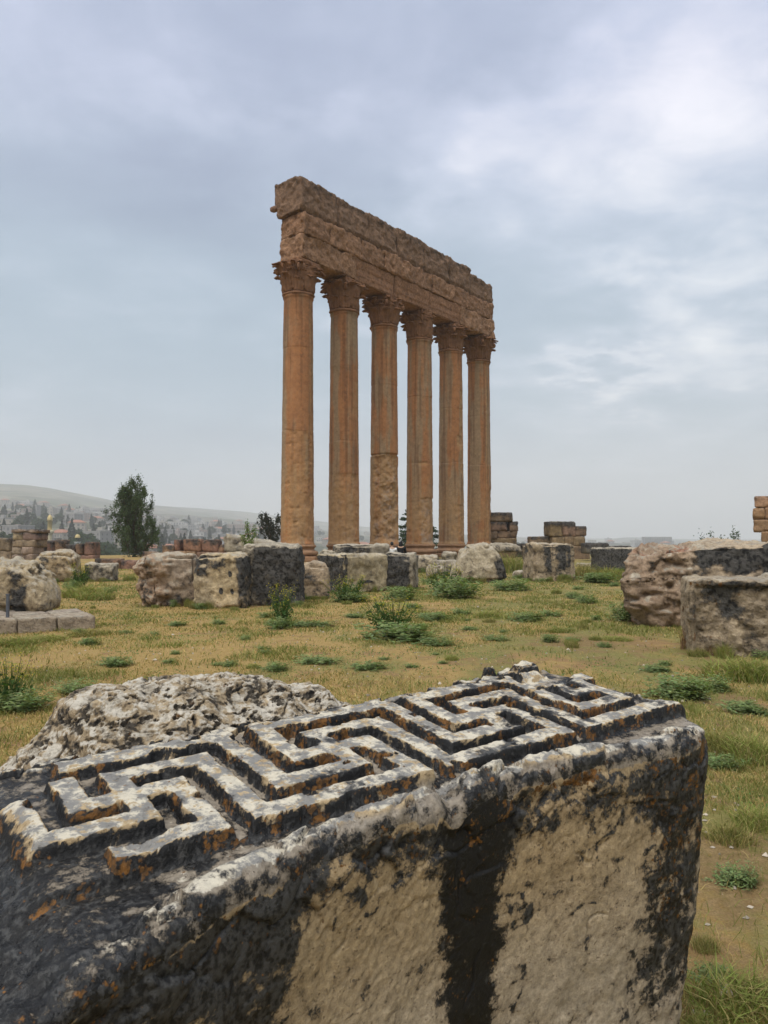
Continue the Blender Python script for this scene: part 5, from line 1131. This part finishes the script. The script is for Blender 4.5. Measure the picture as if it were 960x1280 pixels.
def ground_cover():
    g = np.random.default_rng(69); n = 175000; r = np.exp(g.uniform(math.log(2.2), math.log(42), n)); az = np.radians(g.uniform(-42, 42, n)); x, y = r * np.sin(az), r * np.cos(az); p = np.stack([x, y, x * 0], 1)
    f = fbm(p * np.array([.55, .8, 1]), 4, 161) + .5 * fbm(p * 2.6, 3, 162) + .22 * sstep(1, 3.5, x) * sstep(12, 4, y) + .12 * sstep(13, 24, y)
    k = f > .34; x, y, f, r = x[k], y[k], f[k], r[k]; n = len(x); z = terrain(x, y) + g.uniform(.004, .05, n) * sstep(.3, .6, f); s = np.maximum(.011, r * .0011)
    V, Q = leaves(np.stack([x, y, z], 1), 1., g, 1.2); V = (V.reshape(-1, 4, 3) - np.stack([x, y, z], 1)[:, None]) * s[:, None, None] + np.stack([x, y, z], 1)[:, None]; V = V.reshape(-1, 3); V[:, 2] = np.maximum(V[:, 2], np.repeat(terrain(x, y) + .002, 4))
    o = link('ground_cover', mesh('ground_cover', V, Q, attrs={'tint': leaf_tint(n, (.16, .215, .08), g)}, mats=[M_LEAF], smooth=False)); o['kind'] = 'stuff'; o['label'] = 'low fresh green leaves creeping through the grass'
ground_cover()
def gravel():
    g = np.random.default_rng(67); n = 2600; r = np.exp(g.uniform(math.log(2.0), math.log(26), n)); az = np.radians(g.uniform(-30, 31, n)); x, y = r * np.sin(az), r * np.cos(az)
    k = (fbm(np.stack([x, y, x * 0], 1) * .9 + 7, 4, 63) > .05) | (g.uniform(0, 1, n) < .25); x, y = x[k], y[k]; n = len(x); z = terrain(x, y); s = g.uniform(.006, .02, n) * (1 + 1.2 * (g.uniform(0, 1, n) < .05))
    o8 = np.array([[1, 0, 0], [0, 1, 0], [-1, 0, 0], [0, -1, 0], [0, 0, .7], [0, 0, -.7]]); V = (np.stack([x, y, z + s * .2], 1)[:, None] + o8[None] * s[:, None, None] * g.uniform(.6, 1.3, (n, 6, 1))).reshape(-1, 3)
    t = np.array([[0, 1, 4], [1, 2, 4], [2, 3, 4], [3, 0, 4], [1, 0, 5], [2, 1, 5], [3, 2, 5], [0, 3, 5]]); T = (np.arange(n)[:, None, None] * 6 + t[None]).reshape(-1, 3)
    c = np.repeat(np.array([.42, .36, .28]) * g.uniform(.45, 1.35, (n, 1)), 6, 0); o = link('gravel', mesh('gravel', V, None, T, attrs={'tint': np.clip(c, 0, 1)}, mats=[M_GRASS_STONE], smooth=False)); o['kind'] = 'stuff'; o['label'] = 'scattered pale pebbles on bare soil'
_m = NT('pebble'); _m.principled(_m.attr('tint'), .9); M_GRASS_STONE = _m.m
gravel()

# ------------------------------------------------------------------ hillside town
WALLS = [simple('render_cream', (.33, .295, .245), .9), simple('render_grey', (.27, .255, .24), .9), simple('render_white', (.41, .395, .37), .9), simple('render_pink', (.31, .245, .21), .9)]
M_WIN = simple('window_glass', (.12, .12, .12), .4); M_TILE = simple('roof_tile', (.30, .14, .09), .85); M_FLAT = simple('roof_concrete', (.42, .40, .37), .95)
def house_mesh(w, d, fl, roof, g):
    h = fl * 3.1 + .5; Vs, Qs, M = [], [], []; off = 0
    def box(x0, x1, y0, y1, z0, z1, m):
        nonlocal off
        Vs.append(np.array([(x0, y0, z0), (x1, y0, z0), (x1, y1, z0), (x0, y1, z0), (x0, y0, z1), (x1, y0, z1), (x1, y1, z1), (x0, y1, z1)])); Qs.append(np.array([(3, 2, 1, 0), (4, 5, 6, 7), (0, 1, 5, 4), (1, 2, 6, 5), (2, 3, 7, 6), (3, 0, 4, 7)]) + off); M.extend([m] * 6); off += 8
    box(-w / 2, w / 2, -d / 2, d / 2, -6, h, 0)
    nw = max(2, int(w / 3.2))
    for f in range(fl):
        for k in range(nw):
            x = -w / 2 + w * (k + .5) / nw; big = g.random() < .3; ww = .9 if big else .55
            box(x - ww, x + ww, -d / 2 - .04, -d / 2 + .3, f * 3.1 + (.3 if big else 1.0), f * 3.1 + 2.4, 1)
        for k in range(max(2, int(d / 3.6))):
            y = -d / 2 + d * (k + .5) / max(2, int(d / 3.6))
            for s in (-1, 1): box(min(s * w / 2, s * (w / 2 + .04)), max(s * w / 2, s * (w / 2 + .04)), y - .55, y + .55, f * 3.1 + 1., f * 3.1 + 2.4, 1)
        if g.random() < .6: box(-w / 2 + .4, w / 2 - .4, -d / 2 - 1.3, -d / 2 - .05, f * 3.1 - .12, f * 3.1 + .1, 2)
    if roof == 'tile':
        e = .5; V = np.array([(-w / 2 - e, -d / 2 - e, h), (w / 2 + e, -d / 2 - e, h), (w / 2 + e, d / 2 + e, h), (-w / 2 - e, d / 2 + e, h), (-w / 5, 0, h + 2.6), (w / 5, 0, h + 2.6)]); Vs.append(V); Qs.append(np.array([(0, 1, 5, 4), (2, 3, 4, 5), (1, 2, 5, 5), (3, 0, 4, 4)])[:2] + off); M.extend([3] * 2)
        Qs.append(np.array([(1, 2, 5, 1), (3, 0, 4, 3)])[:0] + off); T = np.array([(1, 2, 5), (3, 0, 4)]) + off; off += 6
    else:
        box(-w / 2 - .2, w / 2 + .2, -d / 2 - .2, d / 2 + .2, h, h + .35, 2)
        if g.random() < .6: box(-1.6, 1.6, -1.5, 1.5, h + .35, h + 2.6, 0)
        T = None
    V = np.vstack(Vs); Q = np.vstack(Qs); mid = M + ([3] * len(T) if T is not None else []); return V, Q, T, mid
HM = []; gh = np.random.default_rng(71)
for k in range(16):
    roof = 'tile' if k % 8 == 4 else 'flat'; V, Q, T, mid = house_mesh(gh.uniform(9, 19), gh.uniform(9, 14), int(gh.integers(1, 5)), roof, gh)
    HM.append((roof, mesh('house', V, Q, T, mats=[WALLS[k % 4], M_WIN, M_FLAT, M_TILE], midx=mid, smooth=False)))
placed = []
def place_house(px, r, k=None, rz=None):
    x = (px - 480) / F; y = r / math.sqrt(1 + x * x); x = x * y
    if any((x - a) ** 2 + (y - b) ** 2 < 20 ** 2 for a, b in placed): return None
    placed.append((x, y)); k = int(gh.integers(0, len(HM))) if k is None else k; roof, me = HM[k]; far = r > 1150; side = px > 390
    o = link('house', me, None, loc=(x, y, zg(x, y) - .2)); o.rotation_euler = (0, 0, (gh.uniform(-.7, .7) if rz is None else rz))
    if roof == 'tile': lab, gr = ('red hip-roofed house in the plain town behind and right of the columns', 'tile-roofed houses of the plain town') if side else ('red hip-roofed house among the flat roofs of the hillside town', 'tile-roofed houses of the hillside town')
    elif side: lab, gr = 'pale flat-roofed house on the hazy plain behind and right of the columns', 'flat-roofed houses of the plain town'
    elif far: lab, gr = 'faint flat-roofed house high on the hazy slope', 'flat-roofed houses high on the slope'
    else: lab, gr = 'pale flat-roofed concrete house in the lower hillside town', 'flat-roofed houses of the lower hillside town'
    tag(o, lab, 'house', gr); return o
for _ in range(190): place_house(gh.uniform(-30, 385), 480 + 1150 * gh.uniform(0, 1) ** 1.2)
for _ in range(95): place_house(gh.uniform(150, 385), 600 + 1300 * gh.uniform(0, 1))
for _ in range(46): place_house(gh.uniform(386, 640), 700 + 1700 * gh.uniform(0, 1) ** .8)
for _ in range(46): place_house(gh.uniform(640, 990), 700 + 2200 * gh.uniform(0, 1) ** .8)
def big_building(px0, px1, pt, Y, fl, label, m):
    w = (px1 - px0) / F * Y; a = at((px0 + px1) / 2, pt, Y); z0 = zg(a[0], Y); V, Q, T, mid = house_mesh(w, 16, fl, 'flat', np.random.default_rng(int(px0))); sc = (a[2] - z0) / (fl * 3.1 + .85)
    V[:, 2] *= max(.5, sc); placed.append((a[0], Y)); o = link('apartment_block', mesh('apartment_block', V, Q, T, mats=[WALLS[m], M_WIN, M_FLAT, M_TILE], midx=mid, smooth=False), None, loc=(a[0], Y, z0)); tag(o, label, 'building')
big_building(103, 134, 635, 1250, 6, 'large pale apartment block on the slope, left of the poplar top', 2)
big_building(804, 838, 671, 1500, 5, 'large flat grey building on the horizon over the near-black block', 1)
big_building(212, 232, 652, 980, 4, 'pale apartment block right of the poplar over the rust wall', 2)
big_building(285, 318, 655, 1100, 4, 'wide pinkish building above the tilted slab', 3)
# trees of the town
def town_tree(kind, seed):
    g = np.random.default_rng(seed); n = 520
    if kind == 'cypress': t = g.uniform(0, 1, n); r = .13 * np.sin(np.clip(t * 1.05, 0, 1) * 3.0 + .15) * g.uniform(.4, 1.1, n); a = g.uniform(0, 6.28, n); p = np.stack([r * np.cos(a), r * np.sin(a), .06 + t * .94], 1); s = .05; c = (.028, .042, .026)
    else: d = rand_unit(n, g) * (g.uniform(.35, 1, (n, 1)) ** .5); d += .22 * np.stack([fbm(d * 2.2 + q, 2, seed + q) for q in range(3)], 1); p = d * np.array([.42, .42, .36]) + np.array([0, 0, .60]); s = .075; c = (.045, .066, .032)
    V, Q = leaves(p, s, g, .3); me = mesh('crown', V, Q, attrs={'tint': leaf_tint(n, c, g)}, mats=[M_LEAF], smooth=False)
    V2, Q2 = tube([[0, 0, -.15], [0, 0, .2], [.01, 0, .5]], [.035, .03, .02], 6); return me, mesh('trunk', V2, Q2, mats=[M_BARK])
TT = {'cypress': [town_tree('cypress', 1), town_tree('cypress', 2)], 'round': [town_tree('round', 3), town_tree('round', 4), town_tree('round', 5)]}
def place_tree(px, r, kind, H, lab, gr):
    x = (px - 480) / F; y = r / math.sqrt(1 + x * x); x *= y; me, tk = TT[kind][int(gh.integers(0, len(TT[kind])))]
    root = empty('cypress_tree' if kind == 'cypress' else 'broadleaf_tree', (x, y, zg(x, y) - .3), gh.uniform(0, 6.28)); root.scale = (H * gh.uniform(.8, 1.2), H * gh.uniform(.8, 1.2), H); link('crown', me, root); link('trunk', tk, root); tag(root, lab, 'tree', gr)
for _ in range(100): place_tree(gh.uniform(-20, 380), 420 + 900 * gh.uniform(0, 1), 'cypress', gh.uniform(11, 19), 'narrow dark cypress among the hillside houses', 'cypresses of the hillside town')
for _ in range(150): place_tree(gh.uniform(-20, 380), 360 + 900 * gh.uniform(0, 1) ** 1.3, 'round', gh.uniform(8, 14), 'rounded dark tree among the hillside houses', 'broadleaf trees of the hillside town')
for _ in range(26): place_tree(gh.uniform(-20, 135), 300 + 160 * gh.uniform(0, 1), 'round', gh.uniform(11, 17), 'large green tree just beyond the left ruins', 'trees just beyond the left ruins')
for _ in range(50): place_tree(gh.uniform(386, 990), 420 + 1400 * gh.uniform(0, 1), 'round', gh.uniform(7, 12), 'hazy tree on the plain behind and right of the columns', 'trees of the plain town')

# minarets and the gilded dome
def minaret(name, label, px, pt, Y, R0, mat, top_mat, group=None):
    a = at(px, pt, Y); z0 = zg(a[0], Y) - 3; H = a[2] - z0; root = empty(name, (a[0], Y, z0)); tag(root, label, 'minaret', group)
    def part(nm, pr, m): V, Q = lathe(pr, 16); link(nm, mesh(nm, V, Q, mats=[m]), root)
    part('shaft', [(R0 * 1.15, 0), (R0, H * .3), (R0 * .9, H * .70)], mat); part('balcony', [(R0 * .9, H * .69), (R0 * 1.5, H * .73), (R0 * 1.5, H * .77), (R0 * .8, H * .77)], mat); part('lantern', [(R0 * .8, H * .765), (R0 * .8, H * .90), (R0 * 1.05, H * .905), (R0 * .95, H * .93)], top_mat)
    part('cap', [(R0 * .95, H * .925), (R0 * .85, H * .96), (R0 * .4, H * .985), (.02, H)], top_mat); return root
M_GOLD = simple('gilding', (.52, .40, .18), .6, .2); M_MIN = simple('minaret_stone', (.50, .43, .28), .85); M_PALE = simple('minaret_render', (.62, .60, .57), .85)
minaret('minaret', 'cream minaret with a gilded lantern above the left ruins', 62.5, 643, 330, 1.15, M_MIN, M_GOLD)
minaret('minaret', 'thin pale pointed minaret on the horizon over the huge boulder', 924.5, 671, 1400, 1.6, M_PALE, M_PALE)
def dome():
    Y = 340; a = at(97, 668, Y); z0 = zg(a[0], Y); root = empty('gilded_dome', (a[0], Y, z0)); tag(root, 'small shining gold dome among trees right of the cream minaret', 'dome'); H = a[2] - z0
    V, Q = lathe([(1.2, 0), (1.2, H * .78), (1.35, H * .79), (1.35, H * .81)], 20); link('drum', mesh('drum', V, Q, mats=[M_PALE]), root)
    pr = [(1.15 * math.cos(t) ** .8 + .01, H - 1.5 + 1.5 * math.sin(t)) for t in np.linspace(0, 1.5, 10)]; V, Q = lathe(pr, 20); link('cupola', mesh('cupola', V, Q, mats=[M_GOLD]), root)
dome()

# ------------------------------------------------------------------ two seated visitors
def skin(name, verts, edges, radii, mat, parent, sub=2, root_i=0):
    me = bpy.data.meshes.new(name); me.from_pydata(verts, edges, []); o = bpy.data.objects.new(name, me); COL.objects.link(o); o.parent = parent; me.materials.append(mat)
    md = o.modifiers.new('skin', 'SKIN'); md.use_smooth_shade = True; sv = me.skin_vertices[0].data
    for i, r in enumerate(radii): sv[i].radius = (r, r) if np.isscalar(r) else r
    sv[root_i].use_root = True; s = o.modifiers.new('sub', 'SUBSURF'); s.levels = sub; s.render_levels = sub; return o
M_SKIN = simple('skin', (.42, .26, .17), .6); M_HAIR = simple('dark_hair', (.012, .010, .009), .6); M_WHITE = simple('white_cotton', (.62, .62, .60), .9); M_BLACK = simple('black_cloth', (.010, .010, .012), .9); M_JEAN = simple('dark_trousers', (.03, .035, .05), .9)
def visitor(px, pt, Y, rz, label, black):
    a = at(px, pt, Y); zb = a[2] - 1.30; root = empty('person', (a[0], Y, zb), rz); tag(root, label, 'person')
    # local: +y is the way the person faces; seat at z=.45
    v = [(0, 0, .50), (0, .01, .66), (0, 0, .84), (0, .01, .97), (0, .03, 1.05), (0, .05, 1.13), (0, .055, 1.20), (0, .05, 1.27),
         (.09, .02, .50), (.13, .42, .53), (.13, .46, .10), (.13, .58, .04), (-.09, .02, .50), (-.13, .42, .53), (-.13, .46, .10), (-.13, .58, .04),
         (.18, .0, .96), (.24, .08, .72), (.12, .32, .60), (.09, .39, .585), (-.18, .0, .96), (-.24, .08, .72), (-.12, .32, .60), (-.09, .39, .585)]
    e = [(0, 1), (1, 2), (2, 3), (3, 4), (4, 5), (5, 6), (6, 7), (0, 8), (8, 9), (9, 10), (10, 11), (0, 12), (12, 13), (13, 14), (14, 15), (3, 16), (16, 17), (17, 18), (18, 19), (3, 20), (20, 21), (21, 22), (22, 23)]
    r = [(.15, .12), (.13, .10), (.15, .11), (.12, .09), .055, .075, .092, .07, .10, .075, .055, .045, .10, .075, .055, .045, .065, .045, .035, .04, .065, .045, .035, .04]
    skin('body', v, e, r, M_SKIN, root)
    k = 1.17; tv = [v[i] for i in (0, 1, 2, 3, 16, 17, 18, 20, 21, 22)]; te = [(0, 1), (1, 2), (2, 3), (3, 4), (4, 5), (5, 6), (3, 7), (7, 8), (8, 9)]; tr = [(.175, .15), (.16, .13), (.175, .135), (.13, .10), .085, .064, .052, .085, .064, .052]
    skin('shirt' if not black else 'robe', tv, te, tr, M_BLACK if black else M_WHITE, root)
    lv = [v[i] for i in (0, 8, 9, 10, 12, 13, 14)]; le = [(0, 1), (1, 2), (2, 3), (0, 4), (4, 5), (5, 6)]; skin('trousers', lv, le, [.16, .125, .095, .07, .125, .095, .07], M_BLACK if black else M_JEAN, root)
    hv = [(0, .0, 1.12), (0, .015, 1.19), (0, .04, 1.265), (0, .09, 1.285)] if not black else [(0, -.02, .98), (0, .0, 1.10), (0, .02, 1.19), (0, .05, 1.28)]
    skin('hair' if not black else 'headscarf', hv, [(0, 1), (1, 2), (2, 3)], [.06, .098, .085, .05] if not black else [(.15, .10), .095, .118, .075], M_HAIR if not black else M_BLACK, root)
    return zb
zb1 = visitor(490, 677.5, 38.0, .15, 'seated visitor in a white top with dark hair, back turned', False)
visitor(501, 676, 38.1, -.1, 'seated visitor wrapped in black with a covered head, back turned', True)
zs = zb1 + .46
P_, Q_ = box_lattice(40, 10, 10); Vb = P_ * np.array([.9, .28, .30]); Vb = Vb + .02 * np.stack([fbm(Vb * 3 + q, 3, 300 + q) for q in range(3)], 1)
bx_ = at(495, 690, 38.0)
o = link('fallen_block', mesh('stone_seat', Vb, Q_, attrs=stone_attrs(Vb, GREY, 301, .2, .03, .25), mats=[M_BLOCK]), None, loc=(bx_[0], 37.98, zs - .33)); tag(o, 'low stone the two visitors sit on, hidden behind the dark block', 'stone block', GB)
P_, Q_ = box_lattice(30, 14, 14); Vb = P_ * np.array([1.0, .34, .26]); o2 = link('fallen_block', mesh('stone_underlay', Vb, Q_, attrs=stone_attrs(Vb, GREY, 302, .2, .03, .2), mats=[M_BLOCK]), None, loc=(bx_[0], 38.0, zs - .33 - .55)); tag(o2, 'lower stone under the visitors\' seat, hidden behind the dark block', 'stone block', GB)
